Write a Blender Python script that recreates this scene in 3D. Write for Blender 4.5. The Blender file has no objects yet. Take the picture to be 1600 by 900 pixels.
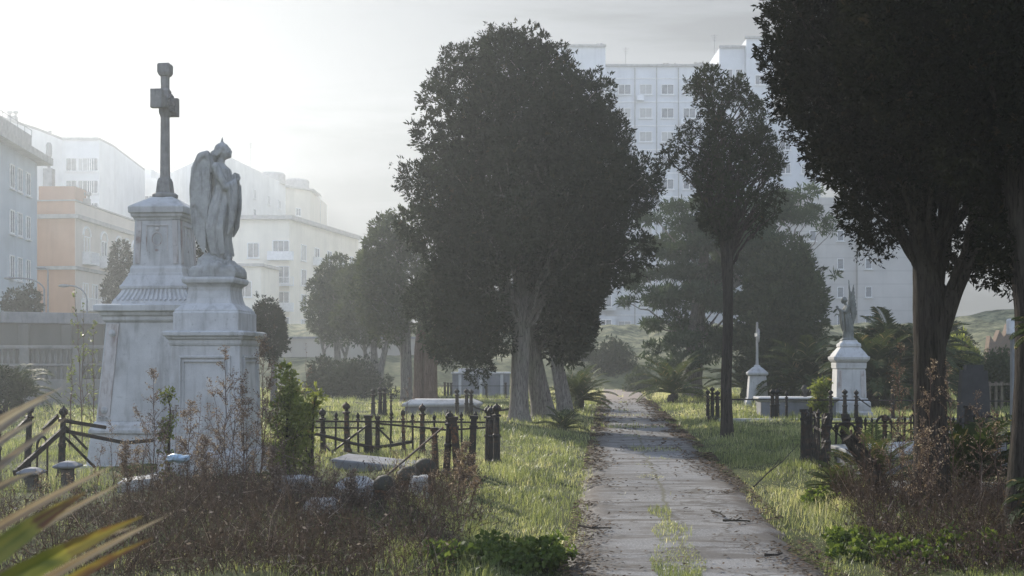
import bpy, bmesh, math, random
import numpy as np
from mathutils import Vector, Matrix, noise as mnoise

random.seed(7)
RNG = np.random.default_rng(7)
SC = bpy.context.scene
COL = SC.collection
PI = math.pi
F = 2000.0          # focal length of the photograph in its own pixels
H = 1.8             # eye height
PATH_SLOPE = 0.075  # the path and the graves run this way off the view axis
ROT = -math.atan(PATH_SLOPE)

def at(px, py, Y):
    return Vector(((px - 800) / F * Y, Y, H - (py - 563) / F * Y))
def X_(px, Y): return (px - 800) / F * Y
def Z_(py, Y): return H - (py - 563) / F * Y

# ------------------------------------------------------------------ noise
_K = np.random.default_rng(3)
_WD = [(_K.normal(size=2), _K.uniform(0, 6.28)) for _ in range(14)]
def nz(x, y, s=1.0):
    x = np.asarray(x, float); y = np.asarray(y, float)
    v = np.zeros_like(x)
    for i, (d, p) in enumerate(_WD):
        k = s * (0.6 + 0.35 * i)
        v = v + np.sin((d[0] * x + d[1] * y) * k + p) / (1 + .22 * i)
    return v / 4.0

def sstep(a, b, x):
    t = np.clip((np.asarray(x, float) - a) / (b - a), 0, 1)
    return t * t * (3 - 2 * t)

def gz(x, y):
    """terrain height"""
    x = np.asarray(x, float); y = np.asarray(y, float)
    u = x - PATH_SLOPE * y
    off = np.maximum(np.maximum(-.5 - u, u - 2.0), 0)
    b = sstep(0, 1.2, off)
    z = b * (.06 + .075 * nz(x, y, .9) + .05 * nz(x, y, 2.3))
    z = z - .06 * (1 - b)
    yy = y + 1.6 * nz(x, y * .2, .22)
    hill = 1.75 * sstep(79, 86, yy) + .5 * sstep(86, 91, yy) + 2.25 * sstep(91, 101, yy)
    hill = hill + sstep(79, 95, yy) * .35 * nz(x, y, .55)
    z = z + hill * sstep(-60, -20, x + 0 * y) * .999
    z = z + 1.5 * sstep(21, 33, x - .18 * (y - 50)) * sstep(46, 62, y)
    return z
def gz1(x, y): return float(gz(np.array([x]), np.array([y]))[0])

# ------------------------------------------------------------------ mesh helpers
class MB:
    def __init__(s): s.v = []; s.f = []
    def add(s, vs, fs):
        o = len(s.v); s.v += [tuple(v) for v in vs]
        s.f += [tuple(i + o for i in f) for f in fs]
        return s
    def box(s, c, d, rz=0, M=None):
        x, y, z = d[0] / 2, d[1] / 2, d[2] / 2
        vs = [Vector((sx * x, sy * y, sz * z)) for sz in (-1, 1) for sy in (-1, 1) for sx in (-1, 1)]
        R = Matrix.Rotation(rz, 3, 'Z') if M is None else M
        vs = [R @ v + Vector(c) for v in vs]
        return s.add(vs, [(0, 2, 3, 1), (4, 5, 7, 6), (0, 1, 5, 4), (2, 6, 7, 3), (0, 4, 6, 2), (1, 3, 7, 5)])
    def bar(s, a, b, w, h=None):
        a = Vector(a); b = Vector(b); h = h or w
        d = (b - a); L = d.length
        q = d.to_track_quat('Z', 'Y').to_matrix()
        return s.box((a + b) / 2, (w, h, L), M=q)
    def tube(s, pts, rad, n=8, cap=True, ridge=0, seed=0):
        pts = [Vector(p) for p in pts]
        if not hasattr(rad, '__len__'): rad = [rad] * len(pts)
        vs = []; fs = []
        up = None
        for i, p in enumerate(pts):
            t = (pts[min(i + 1, len(pts) - 1)] - pts[max(i - 1, 0)])
            if t.length < 1e-9: t = Vector((0, 0, 1))
            t.normalize()
            if up is None:
                up = t.orthogonal().normalized()
            up = (up - t * up.dot(t))
            if up.length < 1e-6: up = t.orthogonal()
            up.normalize(); sd = t.cross(up)
            for k in range(n):
                a = 2 * PI * k / n
                r = rad[i]
                if ridge:
                    r *= 1 + ridge * (math.sin(a * 3 + seed + i * .13) * .5 + math.sin(a * 5 + seed * 2.1 + i * .21) * .5 + .4 * mnoise.noise(Vector((math.cos(a) * 2, math.sin(a) * 2, i * .5 + seed))))
                vs.append(p + (up * math.cos(a) + sd * math.sin(a)) * r)
        for i in range(len(pts) - 1):
            for k in range(n):
                k2 = (k + 1) % n
                fs.append((i * n + k, i * n + k2, (i + 1) * n + k2, (i + 1) * n + k))
        if cap:
            fs.append(tuple(range(n - 1, -1, -1)))
            fs.append(tuple((len(pts) - 1) * n + k for k in range(n)))
        return s.add(vs, fs)
    def lathe(s, prof, c=(0, 0, 0), n=12):
        vs = []; fs = []
        for r, z in prof:
            for k in range(n):
                a = 2 * PI * k / n
                vs.append((c[0] + r * math.cos(a), c[1] + r * math.sin(a), c[2] + z))
        m = len(prof)
        for i in range(m - 1):
            for k in range(n):
                k2 = (k + 1) % n
                fs.append((i * n + k, i * n + k2, (i + 1) * n + k2, (i + 1) * n + k))
        fs.append(tuple(range(n - 1, -1, -1))); fs.append(tuple((m - 1) * n + k for k in range(n)))
        return s.add(vs, fs)
    def loft(s, prof, c=(0, 0, 0)):
        """square stack: (z, half_x[, half_y])"""
        vs = []; fs = []
        for p in prof:
            z, hx = p[0], p[1]; hy = p[2] if len(p) > 2 else hx
            vs += [(c[0] - hx, c[1] - hy, c[2] + z), (c[0] + hx, c[1] - hy, c[2] + z), (c[0] + hx, c[1] + hy, c[2] + z), (c[0] - hx, c[1] + hy, c[2] + z)]
        m = len(prof)
        for i in range(m - 1):
            for k in range(4):
                k2 = (k + 1) % 4
                fs.append((i * 4 + k, i * 4 + k2, i * 4 + 4 + k2, i * 4 + 4 + k))
        fs.append((3, 2, 1, 0)); fs.append(tuple((m - 1) * 4 + k for k in range(4)))
        return s.add(vs, fs)
    def sphere(s, c, r, nu=12, nv=8, M=None):
        if not hasattr(r, '__len__'): r = (r, r, r)
        vs = [Vector((0, 0, r[2]))]
        for j in range(1, nv):
            t = PI * j / nv
            for k in range(nu):
                a = 2 * PI * k / nu
                vs.append(Vector((r[0] * math.sin(t) * math.cos(a), r[1] * math.sin(t) * math.sin(a), r[2] * math.cos(t))))
        vs.append(Vector((0, 0, -r[2])))
        if M is not None: vs = [M @ v for v in vs]
        vs = [v + Vector(c) for v in vs]
        fs = [(0, 1 + k, 1 + (k + 1) % nu) for k in range(nu)]
        for j in range(nv - 2):
            for k in range(nu):
                k2 = (k + 1) % nu
                a = 1 + j * nu
                fs.append((a + k, a + nu + k, a + nu + k2, a + k2))
        l = len(vs) - 1; a = 1 + (nv - 2) * nu
        fs += [(l, a + (k + 1) % nu, a + k) for k in range(nu)]
        return s.add(vs, fs)
    def chain(s, pts, rads, n=10, step=.35):
        """dense row of spheres, to be remeshed into one skin"""
        for i in range(len(pts) - 1):
            a = Vector(pts[i]); b = Vector(pts[i + 1]); ra, rb = rads[i], rads[i + 1]
            m = max(1, int((b - a).length / (min(ra, rb) * step)))
            for k in range(m + (1 if i == len(pts) - 2 else 0)):
                t = k / m
                s.sphere(a.lerp(b, t), ra + (rb - ra) * t, n, max(6, n - 3))
        return s
    def mesh(s, name):
        me = bpy.data.meshes.new(name)
        me.from_pydata(s.v, [], s.f); me.update()
        bm = bmesh.new(); bm.from_mesh(me)
        bmesh.ops.recalc_face_normals(bm, faces=bm.faces)
        bm.to_mesh(me); bm.free()
        return me
    def build(s, name, mat, parent=None, loc=(0, 0, 0), rz=0, bevel=0, smooth=False, seg=2):
        me = s.mesh(name)
        o = bpy.data.objects.new(name, me); COL.objects.link(o)
        o.location = loc; o.rotation_euler = (0, 0, rz)
        if mat: me.materials.append(mat)
        if smooth:
            me.polygons.foreach_set('use_smooth', [True] * len(me.polygons))
        if bevel:
            b = o.modifiers.new('bevel', 'BEVEL'); b.width = bevel; b.segments = seg; b.limit_method = 'ANGLE'; b.angle_limit = .5
        if parent is not None: o.parent = parent
        return o

def mesh_np(name, V, Fc, mat, parent=None, tint=None, smooth=False):
    me = bpy.data.meshes.new(name)
    V = np.ascontiguousarray(V, np.float32); Fc = np.ascontiguousarray(Fc, np.int32)
    n, k = Fc.shape
    me.vertices.add(len(V)); me.vertices.foreach_set('co', V.ravel())
    me.loops.add(n * k); me.loops.foreach_set('vertex_index', Fc.ravel())
    me.polygons.add(n); me.polygons.foreach_set('loop_start', np.arange(0, n * k, k, dtype=np.int32))
    me.update(calc_edges=True)
    if smooth: me.polygons.foreach_set('use_smooth', np.ones(n, bool))
    if tint is not None:
        a = me.attributes.new('tint', 'FLOAT', 'POINT'); a.data.foreach_set('value', np.ascontiguousarray(tint, np.float32))
    me.validate()
    if mat: me.materials.append(mat)
    o = bpy.data.objects.new(name, me); COL.objects.link(o)
    if parent is not None: o.parent = parent
    return o

def tag(o, label=None, cat=None, group=None, kind=None):
    if label: o['label'] = label
    if cat: o['category'] = cat
    if group: o['group'] = group
    if kind: o['kind'] = kind
    return o
def thing(name, label, cat, loc=(0, 0, 0), rz=0, group=None):
    o = bpy.data.objects.new(name, None); COL.objects.link(o)
    o.empty_display_size = .2
    o.location = loc; o.rotation_euler = (0, 0, rz)
    return tag(o, label, cat, group)
def copy_tree(o, parent=None):
    c = o.copy(); COL.objects.link(c)
    if parent is not None: c.parent = parent
    for ch in o.children: copy_tree(ch, c)
    return c
def bake(o):
    """freeze modifiers into the mesh"""
    dg = bpy.context.evaluated_depsgraph_get(); dg.update()
    me = bpy.data.meshes.new_from_object(o.evaluated_get(dg))
    old = o.data; o.modifiers.clear(); o.data = me
    bpy.data.meshes.remove(old)
    return o

# ------------------------------------------------------------------ materials
def nt(name):
    m = bpy.data.materials.new(name); m.use_nodes = True
    t = m.node_tree
    for n in list(t.nodes): t.nodes.remove(n)
    out = t.nodes.new('ShaderNodeOutputMaterial')
    return m, t, out
def N(t, typ, **kw):
    n = t.nodes.new(typ)
    for k, v in kw.items():
        if k.startswith('i_'):
            n.inputs[k[2:].replace('_', ' ')].default_value = v
        else: setattr(n, k, v)
    return n
def c4(c): return (c[0], c[1], c[2], 1)
def ramp(t, fac, stops):
    r = t.nodes.new('ShaderNodeValToRGB'); e = r.color_ramp.elements
    while len(e) < len(stops): e.new(.5)
    for el, (p, c) in zip(e, stops): el.position = p; el.color = c4(c) if hasattr(c, '__len__') else (c, c, c, 1)
    t.links.new(fac, r.inputs[0]); return r.outputs[0]
def noise_(t, co, scale, detail=6, rough=.6, dist=0):
    n = N(t, 'ShaderNodeTexNoise'); n.inputs['Scale'].default_value = scale; n.inputs['Detail'].default_value = detail
    n.inputs['Roughness'].default_value = rough; n.inputs['Distortion'].default_value = dist
    if co is not None: t.links.new(co, n.inputs['Vector'])
    return n.outputs['Fac']
def mixc(t, fac, a, b, mode='MIX'):
    m = N(t, 'ShaderNodeMix', data_type='RGBA', blend_type=mode)
    for sock, v in ((m.inputs[0], fac), (m.inputs[6], a), (m.inputs[7], b)):
        if hasattr(v, 'links') or isinstance(v, bpy.types.NodeSocket): t.links.new(v, sock)
        elif hasattr(v, '__len__'): sock.default_value = c4(v)
        else: sock.default_value = v
    return m.outputs[2]
def coords(t, scale=(1, 1, 1), kind='Object'):
    tc = N(t, 'ShaderNodeTexCoord'); mp = N(t, 'ShaderNodeMapping'); mp.inputs['Scale'].default_value = scale
    t.links.new(tc.outputs[kind], mp.inputs['Vector']); return mp.outputs['Vector']
def bump(t, h, strength=.3, dist=.02):
    b = N(t, 'ShaderNodeBump'); b.inputs['Strength'].default_value = strength; b.inputs['Distance'].default_value = dist
    t.links.new(h, b.inputs['Height']); return b.outputs['Normal']
def princ(t, out, col, rough=.8, normal=None, metal=0, spec=.3):
    p = N(t, 'ShaderNodeBsdfPrincipled')
    if isinstance(col, bpy.types.NodeSocket): t.links.new(col, p.inputs['Base Color'])
    else: p.inputs['Base Color'].default_value = c4(col)
    if isinstance(rough, bpy.types.NodeSocket): t.links.new(rough, p.inputs['Roughness'])
    else: p.inputs['Roughness'].default_value = rough
    p.inputs['Metallic'].default_value = metal
    p.inputs['Specular IOR Level'].default_value = spec
    if normal is not None: t.links.new(normal, p.inputs['Normal'])
    if out is not None: t.links.new(p.outputs[0], out.inputs[0])
    return p

def mat_stone(name, base, dark, stain=(.16, .12, .09), stain_amt=.35, scale=1.0, rough=.75):
    m, t, out = nt(name)
    co = coords(t); cs = coords(t, (2.2, 2.2, .35))
    a = noise_(t, co, 2.2 * scale, 8, .65)
    col = mixc(t, ramp(t, a, [(.3, 0), (.7, 1)]), dark, base)
    streak = noise_(t, cs, 3.0 * scale, 6, .6, .3)
    col = mixc(t, ramp(t, streak, [(.5, 0), (.75, stain_amt)]), col, stain)
    spots = noise_(t, co, 11 * scale, 5, .7)
    col = mixc(t, ramp(t, spots, [(.6, 0), (.74, .55 * stain_amt + .1)]), col, (.10, .10, .085))
    blotch = noise_(t, co, 1.1 * scale, 4, .55)
    col = mixc(t, ramp(t, blotch, [(.56, 0), (.66, stain_amt * .8)]), col, stain)
    fine = noise_(t, co, 60, 4, .6)
    col = mixc(t, .12, col, fine, 'OVERLAY')
    h = mixc(t, .35, a, fine)
    princ(t, out, col, rough, bump(t, h, .35, .012), spec=.25)
    return m
def mat_plain(name, base, var=.15, scale=3, rough=.85, bumps=.2, spec=.2):
    m, t, out = nt(name)
    co = coords(t)
    a = noise_(t, co, scale, 7, .65)
    d = tuple(c * (1 - var * 2) for c in base); l = tuple(min(1, c * (1 + var)) for c in base)
    col = mixc(t, ramp(t, a, [(.3, 0), (.7, 1)]), d, l)
    princ(t, out, col, rough, bump(t, noise_(t, co, scale * 12, 4), bumps, .01), spec=spec)
    return m
def mat_wall(name, base, streaks=.35, band=None, rough=.9):
    """weathered render on a facade: rain streaks, patches"""
    m, t, out = nt(name)
    co = coords(t); cs = coords(t, (.9, .9, .06))
    a = noise_(t, co, .35, 6, .6)
    col = mixc(t, ramp(t, a, [(.3, 0), (.7, 1)]), tuple(c * .82 for c in base), base)
    s = noise_(t, cs, 1.0, 7, .65)
    col = mixc(t, ramp(t, s, [(.5, 0), (.72, streaks)]), col, tuple(c * .55 for c in base))
    if band:
        w = N(t, 'ShaderNodeTexWave', wave_type='BANDS', bands_direction='Z'); w.inputs['Scale'].default_value = band
        t.links.new(co, w.inputs['Vector'])
        col = mixc(t, ramp(t, w.outputs['Fac'], [(.0, .25), (.06, 0)]), col, tuple(c * .5 for c in base))
    princ(t, out, col, rough, bump(t, noise_(t, co, 8, 5), .15, .03), spec=.15)
    return m
def mat_brick(name, c1, c2, mortar, scale=3.5):
    m, t, out = nt(name)
    tc = N(t, 'ShaderNodeTexCoord'); sx = N(t, 'ShaderNodeSeparateXYZ'); cx = N(t, 'ShaderNodeCombineXYZ')
    t.links.new(tc.outputs['Object'], sx.inputs[0])
    ad = N(t, 'ShaderNodeMath', operation='ADD'); t.links.new(sx.outputs[0], ad.inputs[0]); t.links.new(sx.outputs[1], ad.inputs[1])
    t.links.new(ad.outputs[0], cx.inputs[0]); t.links.new(sx.outputs[2], cx.inputs[1])
    b = N(t, 'ShaderNodeTexBrick'); b.inputs['Scale'].default_value = scale
    b.inputs['Color1'].default_value = c4(c1); b.inputs['Color2'].default_value = c4(c2); b.inputs['Mortar'].default_value = c4(mortar)
    b.inputs['Mortar Size'].default_value = .015
    t.links.new(cx.outputs[0], b.inputs['Vector'])
    a = noise_(t, tc.outputs['Object'], .6, 6)
    col = mixc(t, ramp(t, a, [(.35, 0), (.7, .5)]), b.outputs['Color'], tuple(c * .6 for c in c1))
    princ(t, out, col, .9, spec=.1)
    return m
def mat_iron(name, base=(.018, .017, .017), rust=(.13, .055, .022), amt=.4):
    m, t, out = nt(name)
    co = coords(t)
    a = noise_(t, co, 9, 6, .7)
    col = mixc(t, ramp(t, a, [(.5, 0), (.66, amt)]), base, rust)
    r = ramp(t, noise_(t, co, 25, 3), [(.3, .5), (.7, .85)])
    princ(t, out, col, r, bump(t, noise_(t, co, 40, 4), .4, .006), metal=.0, spec=.28)
    return m
def mat_bark(name, c1, c2, scale=1.0):
    m, t, out = nt(name)
    co = coords(t, (9 * scale, 9 * scale, .8 * scale)); cf = coords(t, (30 * scale, 30 * scale, 3.2 * scale)); c2o = coords(t)
    a = noise_(t, co, 1.6, 8, .7, .9)
    f = noise_(t, cf, 1.4, 6, .7, .5)
    h = mixc(t, .45, a, f)
    col = mixc(t, ramp(t, h, [(.38, 0), (.62, 1)]), c1, c2)
    g = noise_(t, c2o, 1.3, 5, .6)
    col = mixc(t, ramp(t, g, [(.48, 0), (.72, .55)]), col, (c2[0] * .62, c2[1] * .72, c2[2] * .55))
    crack = ramp(t, f, [(.36, .85), (.44, 0)])
    col = mixc(t, crack, col, tuple(c * .35 for c in c1))
    princ(t, out, col, .95, bump(t, h, 1.0, .06), spec=.08)
    return m
def mat_leaf(name, c1, c2, transl=.35, rough=.6, dead=None, spec=.25):
    m, t, out = nt(name)
    at_ = N(t, 'ShaderNodeAttribute', attribute_name='tint')
    stops = [(0, c1), (.85, c2)] + ([(1, dead)] if dead else [])
    col = ramp(t, at_.outputs['Fac'], stops)
    p = princ(t, None, col, rough, spec=spec)
    tr = N(t, 'ShaderNodeBsdfTranslucent')
    tcol = mixc(t, .6, col, (1.6, 1.5, .7), 'MULTIPLY')
    t.links.new(tcol, tr.inputs['Color'])
    mx = N(t, 'ShaderNodeMixShader'); mx.inputs[0].default_value = transl
    t.links.new(p.outputs[0], mx.inputs[1]); t.links.new(tr.outputs[0], mx.inputs[2]); t.links.new(mx.outputs[0], out.inputs[0])
    return m
def mat_glass(name, c=(.05, .06, .075)):
    m, t, out = nt(name)
    a = noise_(t, coords(t, kind='Object'), 1.3, 2)
    col = mixc(t, ramp(t, a, [(.4, 0), (.6, 1)]), c, tuple(x * 1.8 for x in c))
    princ(t, out, col, .12, spec=.6)
    return m

M = {}
M['marble'] = mat_stone('weathered_marble', (.60, .595, .585), (.42, .42, .415), (.19, .175, .155), .6)
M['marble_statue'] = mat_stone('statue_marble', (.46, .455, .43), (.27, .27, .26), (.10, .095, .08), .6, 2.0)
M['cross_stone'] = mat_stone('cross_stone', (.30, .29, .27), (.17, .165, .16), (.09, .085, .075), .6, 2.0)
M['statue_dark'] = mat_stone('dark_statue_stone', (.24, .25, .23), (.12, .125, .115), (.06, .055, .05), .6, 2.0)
M['marble_white'] = mat_stone('white_marble_slab', (.50, .495, .48), (.30, .30, .29), (.16, .14, .11), .6)
M['rust_stain'] = mat_stone('rust_stained_marble', (.58, .55, .53), (.42, .39, .37), (.17, .10, .065), .9, 1.6)
M['mossy'] = mat_stone('mossy_dark_stone', (.065, .06, .05), (.03, .03, .024), (.06, .065, .03), .6, 3.0)
M['slab_grey'] = mat_stone('grey_slab', (.27, .275, .29), (.16, .165, .18), (.1, .1, .09), .5)
M['dark_stone'] = mat_stone('dark_stone', (.075, .072, .07), (.04, .037, .037), (.05, .05, .04), .5)
M['iron'] = mat_iron('old_iron')
M['iron_rust'] = mat_iron('rusty_iron', (.035, .027, .022), (.20, .085, .035), .9)
M['bark_grey'] = mat_bark('cypress_bark_grey', (.09, .078, .07), (.30, .275, .25))
M['bark_dark'] = mat_bark('cypress_bark_dark', (.018, .015, .013), (.085, .072, .062))
M['bark_red'] = mat_bark('bark_reddish', (.08, .05, .04), (.21, .14, .11))
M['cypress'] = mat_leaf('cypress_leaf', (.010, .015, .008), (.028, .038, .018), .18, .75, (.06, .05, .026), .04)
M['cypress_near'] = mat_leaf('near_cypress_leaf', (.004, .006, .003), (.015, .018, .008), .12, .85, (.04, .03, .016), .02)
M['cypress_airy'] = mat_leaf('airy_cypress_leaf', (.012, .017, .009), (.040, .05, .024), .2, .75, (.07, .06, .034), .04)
M['cedar'] = mat_leaf('cedar_needle', (.026, .044, .026), (.075, .108, .062), .3, .7, None, .08)
M['mid_leaf'] = mat_leaf('mid_tree_leaf', (.03, .042, .024), (.085, .105, .055), .3, .7, None, .08)
M['hedge'] = mat_leaf('hedge_leaf', (.014, .021, .011), (.042, .053, .026), .2, .7, None, .05)
M['shrub'] = mat_leaf('shrub_leaf', (.05, .075, .018), (.30, .34, .10), .55, .5, (.36, .26, .13))
M['bright_leaf'] = mat_leaf('fresh_leaf', (.045, .08, .018), (.15, .20, .05), .5, .5)
M['sapling'] = mat_leaf('sapling_leaf', (.07, .10, .04), (.25, .29, .14), .45, .45)
M['palm'] = mat_leaf('palm_leaf', (.018, .032, .013), (.085, .108, .042), .3, .65, (.22, .18, .10), .08)
M['palm_fg'] = mat_leaf('palm_blade', (.07, .10, .010), (.26, .24, .05), .35, .45, (.13, .065, .035), .4)
M['palm_dry'] = mat_leaf('dry_palm_blade', (.085, .048, .03), (.38, .32, .25), .3, .6, (.55, .48, .37), .4)
M['grass'] = mat_leaf('grass_blade', (.085, .125, .035), (.40, .43, .21), .55, .42, (.70, .65, .47), .5)
M['dry_weed'] = mat_leaf('dry_weed', (.06, .042, .034), (.26, .195, .165), .35, .8, (.50, .42, .37), .1)
M['brush'] = mat_leaf('dry_brush', (.028, .020, .017), (.12, .085, .068), .15, .85, (.36, .29, .25), .1)
M['litter'] = mat_leaf('leaf_litter', (.03, .02, .014), (.10, .062, .036), .1, .9, (.2, .13, .07))
M['glass'] = mat_glass('window_glass', (.10, .11, .125))
M['glass_pale'] = mat_plain('window_shutter', (.42, .42, .41), .1, 2)
M['frame'] = mat_plain('window_frame', (.72, .72, .72), .08, 4)
M['tank'] = mat_plain('roof_concrete', (.36, .35, .34), .15, 2)
M['plastic_blue'] = mat_plain('blue_plastic', (.40, .55, .68), .15, 12, .35, .3, .5)
M['steel'] = mat_plain('galvanised_steel', (.22, .225, .23), .12, 6, .5, .1, .5)
M['white_paint'] = mat_plain('white_paint', (.75, .76, .78), .08, 4, .5)
M['wood'] = mat_bark('weathered_wood', (.09, .07, .055), (.24, .20, .165), .8)
# ------------------------------------------------------------------ camera, light, air
SUN_AZ, SUN_EL = math.radians(-28), math.radians(24)
def setup_world():
    cam = bpy.data.cameras.new('camera'); co = bpy.data.objects.new('camera', cam); COL.objects.link(co)
    co.location = (0, 0, H); co.rotation_euler = (PI / 2, 0, 0)
    cam.sensor_width = 36; cam.lens = 36 * F / 1600; cam.shift_y = (563 - 450) / 1600
    cam.clip_start = .05; cam.clip_end = 3000
    cam.dof.use_dof = True; cam.dof.focus_distance = 24; cam.dof.aperture_fstop = 5.6
    SC.camera = co
    w = bpy.data.worlds.new('World'); SC.world = w; w.use_nodes = True
    t = w.node_tree
    for n in list(t.nodes): t.nodes.remove(n)
    out = t.nodes.new('ShaderNodeOutputWorld'); bg = t.nodes.new('ShaderNodeBackground')
    sky = t.nodes.new('ShaderNodeTexSky'); sky.sky_type = 'NISHITA'; sky.sun_disc = False
    sky.sun_elevation = SUN_EL; sky.sun_rotation = SUN_AZ
    sky.air_density = 1.0; sky.dust_density = 2.0; sky.ozone_density = 1.0; sky.altitude = 0
    tc = t.nodes.new('ShaderNodeTexCoord')
    mp = t.nodes.new('ShaderNodeMapping'); mp.inputs['Scale'].default_value = (1.0, 1.0, 7.5)
    t.links.new(tc.outputs['Generated'], mp.inputs['Vector'])
    n1 = noise_(t, mp.outputs[0], 2.1, 7, .55, .4)
    # thin high overcast: pull the clear sky towards a pale grey veil, with soft streaks of cloud
    bw = t.nodes.new('ShaderNodeRGBToBW'); t.links.new(sky.outputs[0], bw.inputs[0])
    veil = mixc(t, .6, sky.outputs[0], bw.outputs[0])
    cl = ramp(t, n1, [(.40, 1.06), (.50, .96), (.60, .72)])
    sp = t.nodes.new('ShaderNodeSeparateXYZ'); t.links.new(tc.outputs['Generated'], sp.inputs[0])
    cloud = ramp(t, sp.outputs[2], [(.0, SKY_VEIL[0]), (.30, SKY_VEIL[1]), (.9, SKY_VEIL[2])])
    flat = mixc(t, SKY_FLAT, veil, mixc(t, 1.0, cloud, (SKY_MUL,) * 3, 'MULTIPLY'))
    # sky behind the camera brightened and cooled, an added fill for shaded faces
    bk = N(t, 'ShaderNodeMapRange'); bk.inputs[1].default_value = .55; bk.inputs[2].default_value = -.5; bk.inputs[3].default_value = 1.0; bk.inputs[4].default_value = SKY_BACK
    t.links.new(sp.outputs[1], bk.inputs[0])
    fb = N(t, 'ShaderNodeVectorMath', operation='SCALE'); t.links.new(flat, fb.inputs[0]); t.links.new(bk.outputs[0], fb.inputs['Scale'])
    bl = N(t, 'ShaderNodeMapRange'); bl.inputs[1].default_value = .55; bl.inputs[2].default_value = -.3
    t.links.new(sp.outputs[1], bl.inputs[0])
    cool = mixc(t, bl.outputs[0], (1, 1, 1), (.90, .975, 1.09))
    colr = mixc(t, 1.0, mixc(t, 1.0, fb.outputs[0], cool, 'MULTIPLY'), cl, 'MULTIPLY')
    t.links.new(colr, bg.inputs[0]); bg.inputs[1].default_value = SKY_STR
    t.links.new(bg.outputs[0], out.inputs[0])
    L = bpy.data.lights.new('sun', 'SUN'); L.energy = SUN_STR; L.angle = math.radians(.6); L.color = (1, .93, .82)
    lo = bpy.data.objects.new('sun', L); COL.objects.link(lo)
    d = Vector((math.sin(SUN_AZ) * math.cos(SUN_EL), math.cos(SUN_AZ) * math.cos(SUN_EL), math.sin(SUN_EL)))
    lo.rotation_euler = d.to_track_quat('Z', 'Y').to_euler()
    lo.location = (-20, 60, 60)
    v = SC.view_settings; SC.display_settings.display_device = 'sRGB'
    v.view_transform = 'Standard'; v.look = 'None'; v.gamma = 1; v.exposure = EXPO; v.use_curve_mapping = False
    SC.render.engine = 'CYCLES'
    c = SC.cycles
    c.use_denoising = True
    try: c.denoiser = 'OPENIMAGEDENOISE'; c.denoising_input_passes = 'RGB_ALBEDO_NORMAL'
    except Exception: pass
    c.max_bounces = 6; c.diffuse_bounces = 3; c.glossy_bounces = 2; c.transmission_bounces = 3; c.volume_bounces = 1
    c.transparent_max_bounces = 6; c.caustics_reflective = False; c.caustics_refractive = False
    c.use_adaptive_sampling = False
    # morning haze: one closed box of even, pale air
    m, t, out = nt('haze')
    pv = t.nodes.new('ShaderNodeVolumePrincipled')
    pv.inputs['Color'].default_value = (.88, .94, 1.0, 1); pv.inputs['Density'].default_value = HAZE
    pv.inputs['Anisotropy'].default_value = HAZE_G
    t.links.new(pv.outputs[0], out.inputs['Volume'])
    b = MB().box((0, 125, 25.5), (560, 310, 57))
    tag(b.build('haze', m), 'pale morning haze filling the air of the cemetery', 'haze', kind='stuff')

# ------------------------------------------------------------------ ground and path
def build_ground():
    def axis(lo, hi, fine, a, b, grow):
        v = list(np.arange(a, b + 1e-6, fine))
        s = fine
        x = b
        while x < hi: s *= grow; x += s; v.append(min(x, hi))
        s = fine; x = a
        while x > lo: s *= grow; x -= s; v.insert(0, max(x, lo))
        return np.array(v)
    xs = axis(-275, 275, .4, -16, 18, 1.06)
    ys = np.concatenate([axis(-20, 60, .4, 6, 60, 1.3), axis(60, 275, .7, 60, 108, 1.1)[1:]])
    ys = np.unique(np.round(ys, 4))
    Xg, Yg = np.meshgrid(xs, ys)
    Zg = gz(Xg, Yg)
    V = np.stack([Xg.ravel(), Yg.ravel(), Zg.ravel()], 1)
    nx, ny = len(xs), len(ys)
    i = np.arange((nx) * (ny)).reshape(ny, nx)
    Fq = np.stack([i[:-1, :-1].ravel(), i[:-1, 1:].ravel(), i[1:, 1:].ravel(), i[1:, :-1].ravel()], 1)
    m, t, out = nt('meadow_ground')
    co = coords(t)
    a = noise_(t, co, .5, 8, .65); b = noise_(t, co, 7, 6, .7)
    col = mixc(t, ramp(t, a, [(.35, 0), (.65, 1)]), (.040, .055, .020), (.095, .105, .040))
    col = mixc(t, ramp(t, b, [(.48, 0), (.70, .7)]), col, (.060, .042, .026))
    sx = N(t, 'ShaderNodeSeparateXYZ'); t.links.new(co, sx.inputs[0])
    far = N(t, 'ShaderNodeMapRange'); far.inputs[1].default_value = 74; far.inputs[2].default_value = 92
    t.links.new(sx.outputs[1], far.inputs[0])
    scrub = mixc(t, ramp(t, noise_(t, co, 1.1, 7, .7), [(.4, 0), (.62, 1)]), (.06, .07, .04), (.28, .27, .16))
    col = mixc(t, far.outputs[0], col, scrub)
    princ(t, out, col, .95, bump(t, b, .8, .06), spec=.1)
    o = mesh_np('ground', V, Fq, m, smooth=True); tag(o, 'rough meadow ground of the overgrown cemetery', kind='structure')

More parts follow.
